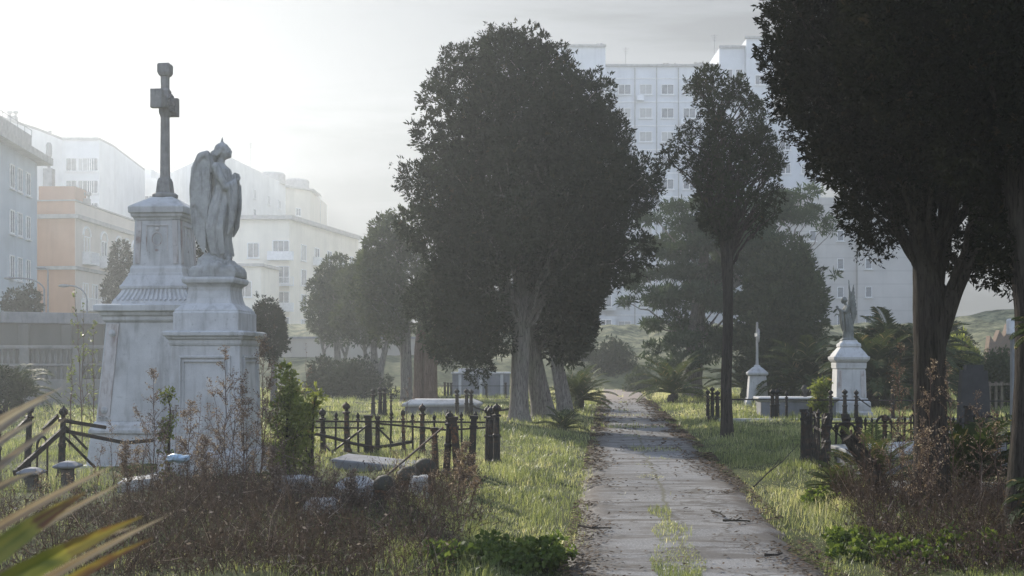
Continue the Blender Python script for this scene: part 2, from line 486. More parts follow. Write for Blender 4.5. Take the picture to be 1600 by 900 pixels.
def build_path():
    ys = np.concatenate([np.arange(4, 40, .25), np.arange(40, 80, .5)])
    us = np.linspace(0, 1, 15)
    V = []
    for y in ys:
        ln = .10 * float(nz(3.1, y, 1.7)) + .06 * float(nz(9, y, 5)); rn = .14 * float(nz(-5, y, 1.3)) + .06 * float(nz(2, y, 5.3))
        for k, u in enumerate(us):
            uu = -.36 + ln + (2.26 - ln + rn) * u
            z = .012 * float(nz(uu, y, 1.2)) + .004
            if k in (0, 14): z = -.055
            V.append((uu + PATH_SLOPE * y, y, z))
    V = np.array(V); n = 15; m_ = len(ys)
    i = np.arange(n * m_).reshape(m_, n)
    Fq = np.stack([i[:-1, :-1].ravel(), i[:-1, 1:].ravel(), i[1:, 1:].ravel(), i[1:, :-1].ravel()], 1)
    m, t, out = nt('worn_path')
    co = coords(t)
    gr = noise_(t, co, 55, 5, .7); a = noise_(t, co, .8, 7, .65); b = noise_(t, co, 3.2, 7, .7, .3)
    col = mixc(t, ramp(t, a, [(.3, 0), (.7, 1)]), (.105, .104, .106), (.205, .202, .20))
    # worn aggregate, old pale patches
    col = mixc(t, ramp(t, gr, [(.45, 0), (.60, .6)]), col, (.37, .36, .345))
    peb = N(t, 'ShaderNodeTexVoronoi'); peb.inputs['Scale'].default_value = 38; t.links.new(co, peb.inputs['Vector'])
    col = mixc(t, ramp(t, peb.outputs['Distance'], [(.12, .55), (.3, 0)]), col, (.065, .06, .056))
    # u across the path
    sx = N(t, 'ShaderNodeSeparateXYZ'); t.links.new(co, sx.inputs[0])
    mu = N(t, 'ShaderNodeMath', operation='MULTIPLY_ADD'); t.links.new(sx.outputs[1], mu.inputs[0]); mu.inputs[1].default_value = -PATH_SLOPE
    t.links.new(sx.outputs[0], mu.inputs[2])
    e1 = N(t, 'ShaderNodeMapRange'); e1.inputs[1].default_value = .72; e1.inputs[2].default_value = 1.12
    ab = N(t, 'ShaderNodeMath', operation='SUBTRACT'); t.links.new(mu.outputs[0], ab.inputs[0]); ab.inputs[1].default_value = .77
    aa = N(t, 'ShaderNodeMath', operation='ABSOLUTE'); t.links.new(ab.outputs[0], aa.inputs[0])
    wob = N(t, 'ShaderNodeMath', operation='MULTIPLY_ADD'); t.links.new(b, wob.inputs[0]); wob.inputs[1].default_value = 1.7; t.links.new(aa.outputs[0], wob.inputs[2])
    wob2 = N(t, 'ShaderNodeMath', operation='SUBTRACT'); t.links.new(wob.outputs[0], wob2.inputs[0]); wob2.inputs[1].default_value = .8
    t.links.new(wob2.outputs[0], e1.inputs[0])
    col = mixc(t, e1.outputs[0], col, mixc(t, gr, (.085, .062, .048), (.045, .034, .028)))
    # stains across
    cy = coords(t, (.5, 2.4, 1)); s = noise_(t, cy, .9, 6, .65, .6)
    col = mixc(t, ramp(t, s, [(.46, 0), (.58, .85)]), col, (.080, .070, .062))
    # cracks
    vo = N(t, 'ShaderNodeTexVoronoi', feature='DISTANCE_TO_EDGE'); vo.inputs['Scale'].default_value = .42
    dco = N(t, 'ShaderNodeVectorMath', operation='ADD')
    nn = N(t, 'ShaderNodeTexNoise'); nn.inputs['Scale'].default_value = 2.2; nn.inputs['Detail'].default_value = 5; t.links.new(co, nn.inputs['Vector'])
    t.links.new(co, dco.inputs[0]); t.links.new(nn.outputs['Color'], dco.inputs[1]); t.links.new(dco.outputs[0], vo.inputs['Vector'])
    col = mixc(t, ramp(t, vo.outputs[0], [(.004, .75), (.016, 0)]), col, (.06, .05, .04))
    # the long joint down the middle, filled with moss
    jt = N(t, 'ShaderNodeMath', operation='MULTIPLY_ADD'); t.links.new(a, jt.inputs[0]); jt.inputs[1].default_value = .5; t.links.new(mu.outputs[0], jt.inputs[2])
    jd = N(t, 'ShaderNodeMath', operation='SUBTRACT'); t.links.new(jt.outputs[0], jd.inputs[0]); jd.inputs[1].default_value = .97
    ja = N(t, 'ShaderNodeMath', operation='ABSOLUTE'); t.links.new(jd.outputs[0], ja.inputs[0])
    col = mixc(t, ramp(t, ja.outputs[0], [(.012, .85), (.035, 0)]), col, (.085, .08, .045))
    # bare pinkish earth where the paving ends
    far = N(t, 'ShaderNodeMapRange'); far.inputs[1].default_value = 52; far.inputs[2].default_value = 62
    t.links.new(sx.outputs[1], far.inputs[0])
    col = mixc(t, far.outputs[0], col, mixc(t, b, (.20, .15, .12), (.33, .27, .23)))
    hh = mixc(t, .5, gr, b)
    rg = ramp(t, a, [(.35, .55), (.7, .85)])
    princ(t, out, col, rg, bump(t, hh, .55, .015), spec=.35)
    o = mesh_np('path', V, Fq, m, smooth=True); tag(o, 'worn straight path of cracked grey paving', kind='structure')

def blades(P, h, w, lean, tint, lean_dir=None, name='grass', mat=None):
    """P (n,3) -> one mesh of curved three-triangle blades"""
    n = len(P)
    a = RNG.uniform(0, 2 * PI, n)
    side = np.stack([np.cos(a), np.sin(a), np.zeros(n)], 1)
    b = a + PI / 2 + RNG.normal(0, .5, n)
    ld = np.stack([np.cos(b), np.sin(b), np.zeros(n)], 1)
    if lean_dir is not None: ld = ld * .7 + np.array(lean_dir) * .6
    up = np.array([0, 0, 1.0])
    h = h[:, None]; w = w[:, None]; lean = lean[:, None]
    mid = P + up * h * .6 + ld * lean * h * .3
    tip = P + up * h * (1 - .35 * lean) + ld * lean * h
    V = np.stack([P - side * w * .5, P + side * w * .5, mid - side * w * .4, mid + side * w * .4, tip], 1).reshape(-1, 3)
    o = np.arange(n)[:, None] * 5
    Fc = np.concatenate([o + np.array([[0, 1, 3]]), o + np.array([[0, 3, 2]]), o + np.array([[2, 3, 4]])], 0)
    T = np.repeat(tint, 5)
    return V, Fc, T

def build_grass():
    Ps = []
    n = 500000
    # screen-even sampling: Y log-distributed
    Y = 9.9 * (78 / 9.9) ** RNG.uniform(0, 1, n)
    X = RNG.uniform(-.52, .52, n) * Y
    u = X - PATH_SLOPE * Y
    wl = .12 * nz(X * 0 + 3, Y, 1.4); wr = .16 * nz(X * 0 - 5, Y, 1.2)
    wl = wl + .10 * nz(X, Y, 3.1) + .08; wr = wr + .10 * nz(X + 5, Y, 2.9) - .08
    onpath = (u > -.42 + wl + .1) & (u < 1.98 + wr - .1)
    # the strip of grass in the middle of the path and the tufts across it
    mid = (np.abs(u - .62 - .1 * nz(X * 0, Y, .8)) < .16 * (1 + .8 * nz(X * 0 + 1, Y, 2.5))) & ((Y < 15.5) | (nz(X * 0 + 7, Y, 1.9) > .55))
    tufts_ = (nz(X * 0 + 20, Y * .8, 2.3) > .55) & (u > -.2) & (u < 1.5) & (Y > 17) & (RNG.uniform(0, 1, n) < .8) & (nz(X, Y, 1.0) > -.2)
    keep = (~onpath) | mid | tufts_
    # thin the grass under the brush, beside tree trunks and on graves
    patch = nz(X, Y, .7)
    left = (X < -.25 - .10 * (Y - 11)) & (Y < 22)
    pxx = 800 + F * X / Y
    keep &= ~(left & (RNG.uniform(0, 1, n) < .55))
    keep &= ~((pxx < 640 - 25 * (Y - 10)) & (pxx > 40) & (Y < 17) & (RNG.uniform(0, 1, n) < .72))
    keep &= ~((pxx > 1330) & (Y < 16.5) & (RNG.uniform(0, 1, n) < .6))
    keep &= ~((patch < -.55) & (RNG.uniform(0, 1, n) < .6))
    edge = np.minimum(np.abs(u + .42 - wl), np.abs(u - 1.98 - wr))
    keep &= ~((edge < .35) & (~mid) & (~onpath) & (RNG.uniform(0, 1, n) < .55))
    for (x0, x1, y0, y1) in NO_GRASS:
        keep &= ~((X > x0) & (X < x1) & (Y > y0) & (Y < y1))
    X, Y, u, mid, onp = X[keep], Y[keep], u[keep], mid[keep], onpath[keep]
    n = len(X)
    cl = nz(X, Y, 1.6)
    h = (.105 + .115 * np.clip(cl, -.9, 1.2) + .05 * np.clip(nz(X, Y, .45), -1, 1)) * RNG.uniform(.4, 1.4, n)
    h = np.clip(h, .035, .5)
    h[onp] *= .6
    far = np.clip(Y / 16, 1, 5)
    h = h * np.clip(far ** .35, 1, 1.7)
    w = .0043 * RNG.uniform(.6, 1.4, n) * far
    P = np.stack([X, Y, gz(X, Y) - .012], 1); P[onp, 2] = .0
    tint = np.clip(.48 + .38 * nz(X, Y, .8) - .12 * np.clip(cl, -1, 1) + RNG.normal(0, .22, n), 0, 1)
    dryp = (nz(X + 11, Y, .5) > .45) & (RNG.uniform(0, 1, n) < .45)
    tint[dryp] = RNG.uniform(.85, 1, dryp.sum())
    far_dry_sunlit = (Y > 58) & (np.abs(u - .8) < 4) & (RNG.uniform(0, 1, n) < .75)  # dry grass at the path end, tinted paler to stand in for sunlight
    tint[far_dry_sunlit] = RNG.uniform(.88, 1, far_dry_sunlit.sum()); h[far_dry_sunlit] *= 1.3
    V, Fc, T = blades(P, h, w, RNG.uniform(.2, 1.0, n), tint)
    o = mesh_np('grass', V, Fc, M['grass'], tint=T)
    tag(o, 'dewy green and straw coloured grass covering the verges and meadow', 'grass', kind='stuff')

def build_litter():
    n = 15000
    Y = 10.5 * (60 / 10.5) ** RNG.uniform(0, 1, n)
    sidepick = RNG.uniform(0, 1, n)
    u = np.where(sidepick < .38, -.42 + np.abs(RNG.normal(0, .22, n)), np.where(sidepick < .9, 1.98 - np.abs(RNG.normal(0, .30, n)), RNG.uniform(-.3, 1.8, n)))
    k = nz(u, Y, 1.4) + .5 * nz(u, Y, 4) > -.2
    Y, u = Y[k], u[k]; n = len(Y)
    X = u + PATH_SLOPE * Y
    s = RNG.uniform(.012, .035, n) * np.clip(Y / 14, 1, 3)
    a = RNG.uniform(0, 2 * PI, n); t = RNG.uniform(-.5, .5, (n, 2))
    d = np.stack([np.cos(a), np.sin(a), t[:, 0] * .6], 1); e = np.stack([-np.sin(a), np.cos(a), t[:, 1] * .8], 1) * .42
    P = np.stack([X, Y, np.full(n, .022) + RNG.uniform(0, .015, n)], 1)
    s = s[:, None]
    V = np.stack([P - d * s, P + e * s, P + d * s, P - e * s], 1).reshape(-1, 3)
    Fq = np.arange(4 * n).reshape(n, 4)
    o = mesh_np('leaf_litter', V, Fq, M['litter'], tint=np.repeat(RNG.uniform(0, 1, n), 4))
    tag(o, 'dark fallen leaves and bark crumbs along the path edges', 'leaf litter', kind='stuff')
# ------------------------------------------------------------------ trees
def lobes_from_profile(prof, n, s_rng, seed, cy=0, depth=1.0, inner=.35):
    """prof: rows (z, x_centre, radius); returns lobes (cx,cy,cz,rx,ry,rz) spread over that envelope"""
    r = np.random.default_rng(seed)
    P = np.array(prof, float); zs = P[:, 0]
    if zs[0] > zs[-1]: P = P[::-1]; zs = P[:, 0]
    out = []; tries = 0
    wmax = P[:, 2].max()
    while len(out) < n and tries < n * 60:
        tries += 1
        z = r.uniform(zs[0], zs[-1])
        cx = np.interp(z, zs, P[:, 1]); R = np.interp(z, zs, P[:, 2])
        if r.uniform(0, 1) > .25 + .75 * R / wmax: continue
        s = r.uniform(*s_rng)
        inn = r.uniform(0, 1) < inner
        q = max(0, R - s * .95) * (r.uniform(.25, .75) if inn else r.uniform(.80, 1.08))
        a = r.uniform(0, 2 * PI)
        c = np.array([cx + q * math.cos(a), cy + q * depth * math.sin(a), z])
        if not inn and any(np.linalg.norm(c - o[:3]) < .5 * (s + o[3]) for o in out): continue
        out.append(np.array([*c, s * r.uniform(.85, 1.15), s * r.uniform(.85, 1.15), s * r.uniform(.9, 1.35)]))
    return np.array(out)

def tufts(lobes, spacing, size, k, seed, up=.35, spread=.6, width=.17, inner_keep=.12, jitter=.13, fill=.15, tint_bias=0, dead=.02, hang=0, lod=None, flake=1.0):
    r = np.random.default_rng(seed)
    Ps, Ns, Ls, Ss = [], [], [], []
    for li, L in enumerate(lobes):
        q = 1.0 if lod is None else lod[li]
        rr = L[3:6]
        area = 4 * PI * ((rr[0] * rr[1]) ** 1.6 / 3 + (rr[0] * rr[2]) ** 1.6 / 3 + (rr[1] * rr[2]) ** 1.6 / 3) ** (1 / 1.6)
        n = max(6, int(area / (spacing * q) ** 2))
        d = r.normal(size=(n, 3)); d /= np.linalg.norm(d, axis=1)[:, None]
        rad = 1 + r.normal(0, jitter, n)
        nf = int(n * fill); rad[:nf] = r.uniform(.3, .9, nf)
        # smaller knobs and hollows inside a lobe
        ph = r.uniform(0, 6.28, 3)
        rad *= 1 + .13 * np.sin(d[:, 0] * 6 + ph[0]) * np.sin(d[:, 1] * 6 + ph[1]) + .12 * np.sin(d[:, 2] * 8 + ph[2])
        p = L[:3] + d * rr * rad[:, None]
        nn = d / rr; nn /= np.linalg.norm(nn, axis=1)[:, None]
        Ps.append(p); Ns.append(nn); Ls.append(np.full(n, r.uniform(-.2, .2))); Ss.append(np.full(n, q))
    P = np.concatenate(Ps); Nn = np.concatenate(Ns); T = np.concatenate(Ls); S = np.concatenate(Ss)
    inside = np.zeros(len(P), bool)
    idx = np.concatenate([np.full(len(p), i) for i, p in enumerate(Ps)])
    for i, L in enumerate(lobes):
        q = ((P - L[:3]) / L[3:6]); inside |= (np.einsum('ij,ij->i', q, q) < .6) & (idx != i)
    keep = ~inside | (r.uniform(0, 1, len(P)) < inner_keep)
    P, Nn, T, S = P[keep], Nn[keep], T[keep], S[keep]
    n = len(P)
    # every tuft is one spray with a direction of its own
    A = Nn + r.normal(0, .38, (n, 3)); A[:, 2] += up - hang; A /= np.linalg.norm(A, axis=1)[:, None]
    Dv = A[:, None, :] + r.normal(0, spread, (n, k, 3))
    Dv /= np.linalg.norm(Dv, axis=2)[:, :, None]
    Sv = np.cross(Dv, r.normal(size=(n, k, 3))); Sv /= np.linalg.norm(Sv, axis=2)[:, :, None] + 1e-9
    ln = size * r.uniform(.4, 1.35, (n, k, 1)) * S[:, None, None]
    b = P[:, None, :] + r.normal(0, size * .25, (n, k, 3))
    w = ln * width
    V = np.stack([b, b + Dv * ln * .5 - Sv * w, b + Dv * ln, b + Dv * ln * .5 + Sv * w], 2).reshape(-1, 3)
    Fq = np.arange(len(V)).reshape(-1, 4)
    tint = np.clip(.42 + tint_bias + T[:, None] + r.normal(0, .12, (n, 1)) + r.normal(0, .1, (n, k)), 0, .84)
    dm = r.uniform(0, 1, (n, 1)) < dead; tint[np.repeat(dm, k, 1)] = .97
    return V, Fq, np.repeat(tint.ravel(), 4)

def lod_for(lobes, base):
    """coarser foliage where the crown is far outside the photograph"""
    out = np.random.default_rng(len(lobes)).uniform(.8, 1.3, len(lobes))
    for i, L in enumerate(lobes):
        Y = base[1] + L[1]; px = 800 + F * (base[0] + L[0]) / Y; py = 563 - F * (L[2] - H) / Y
        m = L[3] * F / Y
        if py < -m - 20 or px > 1620 + m: out[i] = 2.3
    return out
def carve(lobes, x0, x1, z1, ymax=0.0, m=.6):
    """take away the lobes that hang in front of the lower trunk"""
    return np.array([L for L in lobes if not (x0 - L[3] * m < L[0] < x1 + L[3] * m and L[1] < ymax and L[2] - L[5] * m < z1)])

def bez(p0, p1, p2, n):
    return [p0.lerp(p1, t).lerp(p1.lerp(p2, t), t) for t in [i / (n - 1) for i in range(n)]]

def limb_mesh(mb, start, tgt, r0, r1, rise=.5, n=7, sides=6, wob=.04, seed=0):
    start = Vector(start); tgt = Vector(tgt)
    d = tgt - start
    mid = start + Vector((d.x * .35, d.y * .35, d.z * .35 + rise * d.length * .3))
    pts = bez(start, mid, tgt, n)
    rd = random.Random(seed)
    for i in range(1, n - 1): pts[i] = pts[i] + Vector((rd.uniform(-1, 1), rd.uniform(-1, 1), rd.uniform(-1, 1))) * wob * d.length
    mb.tube(pts, [r0 + (r1 - r0) * (i / (n - 1)) ** .8 for i in range(n)], sides)

def dense(pts, n):
    """resample a polyline of (x,y,z,r) smoothly"""
    P = np.array(pts, float); m = len(P)
    s = np.linspace(0, m - 1, n); i = np.clip(s.astype(int), 0, m - 2); f = s - i
    p0 = P[np.clip(i - 1, 0, m - 1)]; p1 = P[i]; p2 = P[i + 1]; p3 = P[np.clip(i + 2, 0, m - 1)]
    f = f[:, None]
    q = .5 * ((2 * p1) + (-p0 + p2) * f + (2 * p0 - 5 * p1 + 4 * p2 - p3) * f ** 2 + (-p0 + 3 * p1 - 3 * p2 + p3) * f ** 3)
    return [Vector(v[:3]) for v in q], [max(.008, v[3]) for v in q]

def tree(name, label, base, trunks, lobes, leaf, bark, spacing, size, k=8, seed=1, group=None, limbs=20, limb_from=None, limb_r=.07,
         ridge=.10, cat='tree', rise=.5, **kw):
    """base (x,y); trunks: lists of (dx,dy,z,r) relative to base; lobes in the same local frame"""
    z0 = gz1(*base)
    T = thing(name, label, cat, (base[0], base[1], z0), 0, group)
    mb = MB()
    for i, tr in enumerate(trunks):
        pts, rad = dense(tr, max(8, len(tr) * 5))
        mb.tube(pts, rad, 14, True, ridge, seed + i * 3.3)
    rd = random.Random(seed)
    if limbs and len(lobes):
        order = list(range(len(lobes))); rd.shuffle(order)
        for j in order[:limbs]:
            L = lobes[j]
            # start from the trunk that is nearest, below the lobe
            best = None
            for tr in trunks:
                pts, rad = dense(tr, 24)
                for p, r in zip(pts, rad):
                    if limb_from is not None and p.z < limb_from: continue
                    dz = L[2] - p.z; dh = math.hypot(L[0] - p.x, L[1] - p.y)
                    if dz < .25 * dh: continue
                    sc = abs(dz - 1.3 * dh)
                    if best is None or sc < best[0]: best = (sc, p, r)
            if best is None: continue
            _, p, r = best
            limb_mesh(mb, p, L[:3], min(limb_r, r * .7), .012, rise, 8, 6, .035, seed + j)
    t = mb.build('trunk', bark, T, smooth=True)
    V, Fq, tint = tufts(lobes, spacing, size, k, seed, lod=lod_for(lobes, base), **kw)
    mesh_np('crown', V, Fq, leaf, T, tint)
    return T

def prof_px(rows, Y, px0, py_base=None):
    """photo rows (py, px_left, px_right) -> (z, x_centre, radius) relative to the trunk foot at px0"""
    s = Y / F
    zb = gz1(X_(px0, Y), Y)
    return [(H - (py - 563) * s - zb, ((a + b) / 2 - px0) * s, (b - a) / 2 * s) for py, a, b in rows]

def build_trees():
    # --- the great cypress in the middle
    Y = 35.5; px0 = 811
    rows = [(92, 715, 850), (105, 704, 872), (130, 692, 905), (170, 684, 938), (230, 672, 980), (290, 658, 1008), (330, 656, 990), (385, 658, 972),
            (430, 662, 940), (470, 668, 905), (510, 686, 872), (545, 712, 835)]
    P = prof_px(rows, Y, px0)
    lb = lobes_from_profile(P, 235, (.28, .68), 11, inner=.26)
    s = Y / F
    extra = [(712, 100, .42), (698, 128, .42), (862, 100, .42), (888, 122, .42), (915, 150, .42), (835, 84, .4), (800, 80, .4), (742, 82, .4), (772, 78, .4), (945, 188, .42), (684, 165, .42), (672, 215, .42), (1000, 285, .5), (1012, 300, .42), (985, 320, .5), (960, 215, .5), (985, 395, .55), (970, 420, .5), (930, 150, .45), (655, 290, .5), (650, 360, .5), (665, 470, .55), (700, 545, .5), (745, 575, .4), (690, 525, .5)]
    ex = [np.array([(px - px0) * s, RNG.uniform(-.8, .8), H - (py - 563) * s, r, r, r]) for px, py, r in extra]
    lb = np.concatenate([lb, np.array(ex)])
    lb = carve(lb, -.22, .42, 4.1, 1.6, .75)
    tr = [[(0, 0, -.1, .44), (0, 0, .12, .34), (0, 0, .5, .27), (.02, 0, 1.5, .245), (.06, 0, 3.0, .24), (.04, 0, 4.4, .2), (-.2, .1, 6.5, .13), (-.3, 0, 8.6, .05)],
          [(.03, 0, 3.0, .2), (.5, -.3, 4.6, .13), (1.1, -.5, 6.0, .08), (1.7, -.4, 7.4, .03)],
          [(.0, 0, 2.8, .18), (-.6, .2, 4.4, .12), (-1.4, .4, 6.2, .07), (-1.8, .3, 7.5, .03)]]
    tree('cypress_tree', 'largest dark rounded cypress standing beside the left edge of the path', (X_(px0, Y), Y), tr, lb, M['cypress'], M['bark_grey'],
         .104, .112, 8, 21, 'cypresses lining the path', limbs=70, limb_from=2.2, limb_r=.08, fill=.10, inner_keep=.07)
    # --- two cypresses behind it in the row, their leaning trunks seen right of the big one
    for (px, Y, rows, tr, lab, sd) in (
        (852, 38.5, [(330, 790, 890), (400, 800, 975), (460, 815, 950), (505, 830, 925), (540, 840, 905)],
         [[(.0, 0, -.1, .46), (-.08, 0, .4, .34), (-.32, 0, 1.6, .28), (-.52, 0, 2.8, .22), (-.5, 0, 4.2, .13), (-.4, 0, 6, .05)]],
         'leaning grey trunked cypress immediately behind the largest cypress', 31),
        (880, 43, [(400, 840, 925), (450, 835, 950), (500, 850, 940), (545, 860, 920)],
         [[(.05, 0, -.1, .34), (0, 0, .4, .26), (-.25, 0, 1.8, .2), (-.45, 0, 3.2, .14), (-.5, 0, 5, .05)]],
         'farthest slim cypress of the left row, next to the small roadside palm', 41)):
        lb = lobes_from_profile(prof_px(rows, Y, px), 90, (.26, .55), sd, inner=.36)
        tree('cypress_tree', lab, (X_(px, Y), Y), tr, lb, M['cypress'], M['bark_grey'], .14, .155, 8, sd, 'cypresses lining the path', limbs=16, limb_from=1.8)
    # --- slim airy cypress right of the path
    Y = 29.6; px0 = 1136; s = Y / F
    rows = [(114, 1085, 1128), (135, 1068, 1165), (165, 1085, 1190), (200, 1095, 1205), (240, 1085, 1222), (290, 1080, 1226), (335, 1085, 1222), (365, 1105, 1190)]
    lb = lobes_from_profile(prof_px(rows, Y, px0), 165, (.09, .21), 5, inner=.06)
    lb = np.array([L for L in lb if not (L[2] < 6.0 and RNG.uniform(0, 1) < .38)])
    left = [(1045, 245, .18), (1040, 252, .14), (1060, 225, .2), (1072, 215, .2), (1070, 250, .2), (1082, 265, .2), (1085, 195, .17), (1078, 140, .16), (1095, 130, .2)]
    lb = np.concatenate([lb, np.array([[(px - px0) * s, RNG.uniform(-.3, .3), H - (py - 563) * s, r, r, r * 1.1] for px, py, r in left])])
    tr = [[(0, 0, -.1, .20), (0, 0, .25, .15), (-.02, 0, 1.2, .125), (.02, 0, 2.6, .12), (.03, 0, 4.0, .11), (.06, 0, 5.2, .075), (.1, .05, 6.6, .03)],
          [(0, .03, 3.3, .08), (-.08, .03, 4.4, .07), (-.15, .1, 5.6, .05), (-.3, .1, 7.6, .02)],
          [(.05, 0, 3.9, .06), (.2, -.05, 5.0, .05), (.5, -.1, 6.4, .02)],
          [(.02, 0, 3.9, .05), (-.25, -.1, 4.9, .04), (-.7, -.2, 6.0, .02)]]
    tree('cypress_tree', 'slim airy cypress with a bare straight trunk on the right grass verge', (X_(px0, Y), Y), tr, lb, M['cypress_airy'], M['bark_dark'],
         .082, .085, 6, 55, 'cypresses lining the path', limbs=150, limb_from=3.7, limb_r=.03, fill=.05, inner_keep=.02, rise=.6, ridge=.06)
    # --- the near dark cypress on the right, forked low
    Y = 15.4; px0 = 1455; s = Y / F
    rows = [(-420, 1380, 1500), (-330, 1290, 1600), (-200, 1215, 1690), (-90, 1205, 1720), (20, 1205, 1720), (90, 1200, 1710), (160, 1203, 1700), (215, 1232, 1680), (265, 1272, 1660),
            (310, 1318, 1640), (350, 1345, 1610), (385, 1385, 1585)]
    lb = lobes_from_profile(prof_px(rows, Y, px0), 300, (.16, .40), 17, inner=.28)
    lb = carve(lb, -.25, .55, 3.5, .9, .7)
    extra = [(1215, 130, .22), (1205, 105, .2), (1345, 345, .2), (1360, 350, .22), (1390, 352, .2), (1340, 325, .2), (1520, 420, .22), (1545, 440, .2), (1560, 400, .25), (1500, 400, .22), (1535, 385, .25)]
    lb = np.concatenate([lb, np.array([[(px - px0) * s, RNG.uniform(-.3, .3), H - (py - 563) * s, r, r, r] for px, py, r in extra])])
    tr = [[(.0, 0, -.1, .32), (0, 0, .15, .24), (0, 0, .5, .205), (-.02, 0, 1.4, .19), (-.03, 0, 2.2, .185), (-.09, 0, 2.9, .13), (-.07, 0, 3.8, .10), (0, .1, 5.2, .09), (.1, .1, 7.5, .04)],
          [(.03, 0, 1.85, .13), (.22, 0, 2.4, .115), (.46, .05, 2.95, .09), (.7, .1, 4.0, .08), (.9, .1, 5.4, .04)],
          [(.04, .02, 2.3, .09), (.15, .1, 3.0, .075), (.22, .1, 4.2, .055), (.3, .1, 6, .03)],
          [(-.08, 0, 2.7, .12), (-.28, -.1, 3.7, .09), (-.62, -.2, 4.6, .06), (-1.0, -.3, 5.6, .03)],
          [(-.06, 0, 3.0, .08), (-.4, .1, 3.9, .06), (-.9, .15, 4.6, .03)]]
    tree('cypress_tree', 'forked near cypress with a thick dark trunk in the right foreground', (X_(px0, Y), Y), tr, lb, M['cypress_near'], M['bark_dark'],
         .056, .060, 8, 77, 'cypresses lining the path', limbs=100, limb_from=2.4, limb_r=.05, fill=.12, inner_keep=.08)
    # --- the nearest one, trunk cut by the right edge
    Y = 12.6; px0 = 1612; s = Y / F
    rows = [(-520, 1480, 1640), (-400, 1390, 1750), (-250, 1320, 1830), (-120, 1298, 1880), (0, 1296, 1900), (70, 1298, 1900), (130, 1330, 1880), (185, 1390, 1840), (235, 1455, 1800), (275, 1500, 1740)]
    lb = lobes_from_profile(prof_px(rows, Y, px0), 320, (.14, .34), 19, inner=.36)
    extra = [(1560, 430, .14), (1585, 400, .16), (1575, 350, .17), (1592, 455, .12), (1565, 380, .15), (1545, 300, .18)]
    lb = np.concatenate([lb, np.array([[(px - px0) * s, RNG.uniform(-.1, .3), H - (py - 563) * s, r, r, r] for px, py, r in extra])])
    tr = [[(-.06, 0, -.1, .30), (-.05, 0, .4, .2), (-.02, 0, 1.2, .155), (.0, 0, 2.0, .15), (-.06, 0, 2.9, .16), (-.12, 0, 3.6, .16), (-.06, 0, 4.3, .13), (0, 0, 6, .08), (0, 0, 8, .03)]]
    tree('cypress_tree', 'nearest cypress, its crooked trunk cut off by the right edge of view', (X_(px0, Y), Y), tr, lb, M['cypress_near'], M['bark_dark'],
         .056, .062, 8, 99, 'cypresses lining the path', limbs=40, limb_from=3.2, limb_r=.05, fill=.16, inner_keep=.14)
    # --- layered cedar beyond the slim cypress
    Y = 58; px0 = 1082; s = Y / F
    pads = []
    rr = np.random.default_rng(4)
    for (px, py, w, h) in [(1065, 315, 62, 16), (1020, 340, 40, 12), (1095, 345, 80, 22), (1245, 305, 52, 14), (1275, 325, 38, 11), (1230, 340, 66, 20), (1290, 345, 26, 8), (1285, 362, 22, 7),
                           (1030, 375, 55, 16), (1120, 385, 100, 24), (1050, 420, 75, 22), (1160, 420, 90, 26), (1000, 445, 40, 14), (1060, 465, 80, 24), (1130, 470, 80, 26), (985, 470, 26, 9),
                           (1055, 505, 60, 22), (1110, 520, 70, 26), (1040, 540, 45, 22), (1080, 560, 60, 22), (1030, 570, 30, 14), (1285, 432, 18, 5), (1258, 385, 18, 6), (1200, 380, 45, 14), (1190, 320, 50, 16), (1150, 355, 70, 18)]:
        for j in range(max(2, int(w / 16))):
            a = rr.uniform(-1, 1); q = w * s * .7
            pads.append([(px - px0) * s + a * q, rr.uniform(-1.6, 1.6), H - (py - 563) * s + rr.normal(0, h * s * .25) - abs(a) * h * s * .3, w * s * rr.uniform(.22, .42), w * s * rr.uniform(.3, .5), h * s * rr.uniform(.25, .45)])
    tr = [[(0, 0, -.1, .6), (0, 0, .6, .45), (.1, 0, 2.5, .40), (.3, 0, 4.5, .3), (.6, 0, 7, .18), (.9, 0, 8.8, .06)],
          [(.3, 0, 4.2, .22), (1.6, -.4, 5.0, .15), (3.2, -.6, 6.0, .10), (4.7, -.5, 7.2, .05)], [(2.6, -.5, 5.6, .1), (4.2, -.4, 5.6, .06), (5.6, -.4, 5.2, .03)],
          [(4.0, -.5, 6.4, .07), (4.9, -.3, 5.6, .05), (5.5, -.3, 4.6, .02)]]
    tree('cedar_tree', 'wide layered cedar with flat hazy green branches behind the slim cypress', (X_(px0, Y), Y), tr, np.array(pads), M['cedar'], M['bark_grey'],
         .17, .24, 8, 61, None, limbs=40, limb_from=2.4, limb_r=.10, up=.3, fill=.3, inner_keep=.35, width=.12, rise=.35)
    # --- dome-shaped evergreen right of the cedar
    Y = 55; px0 = 1228
    rows = [(388, 1195, 1262), (410, 1165, 1280), (450, 1150, 1292), (500, 1148, 1293), (545, 1152, 1288), (585, 1165, 1275), (615, 1175, 1265)]
    lb = lobes_from_profile(prof_px(rows, Y, px0), 130, (.35, .75), 23, inner=.36)
    tree('evergreen_tree', 'dense domed evergreen behind the white angel pedestal', (X_(px0, Y), Y), [[(0, 0, -.1, .35), (0, 0, 1, .28), (0, 0, 3.5, .15), (0, 0, 5.5, .05)]], lb, M['mid_leaf'], M['bark_grey'], .18, .19, 8, 71,
         limbs=14, limb_from=.8, fill=.3, inner_keep=.3)
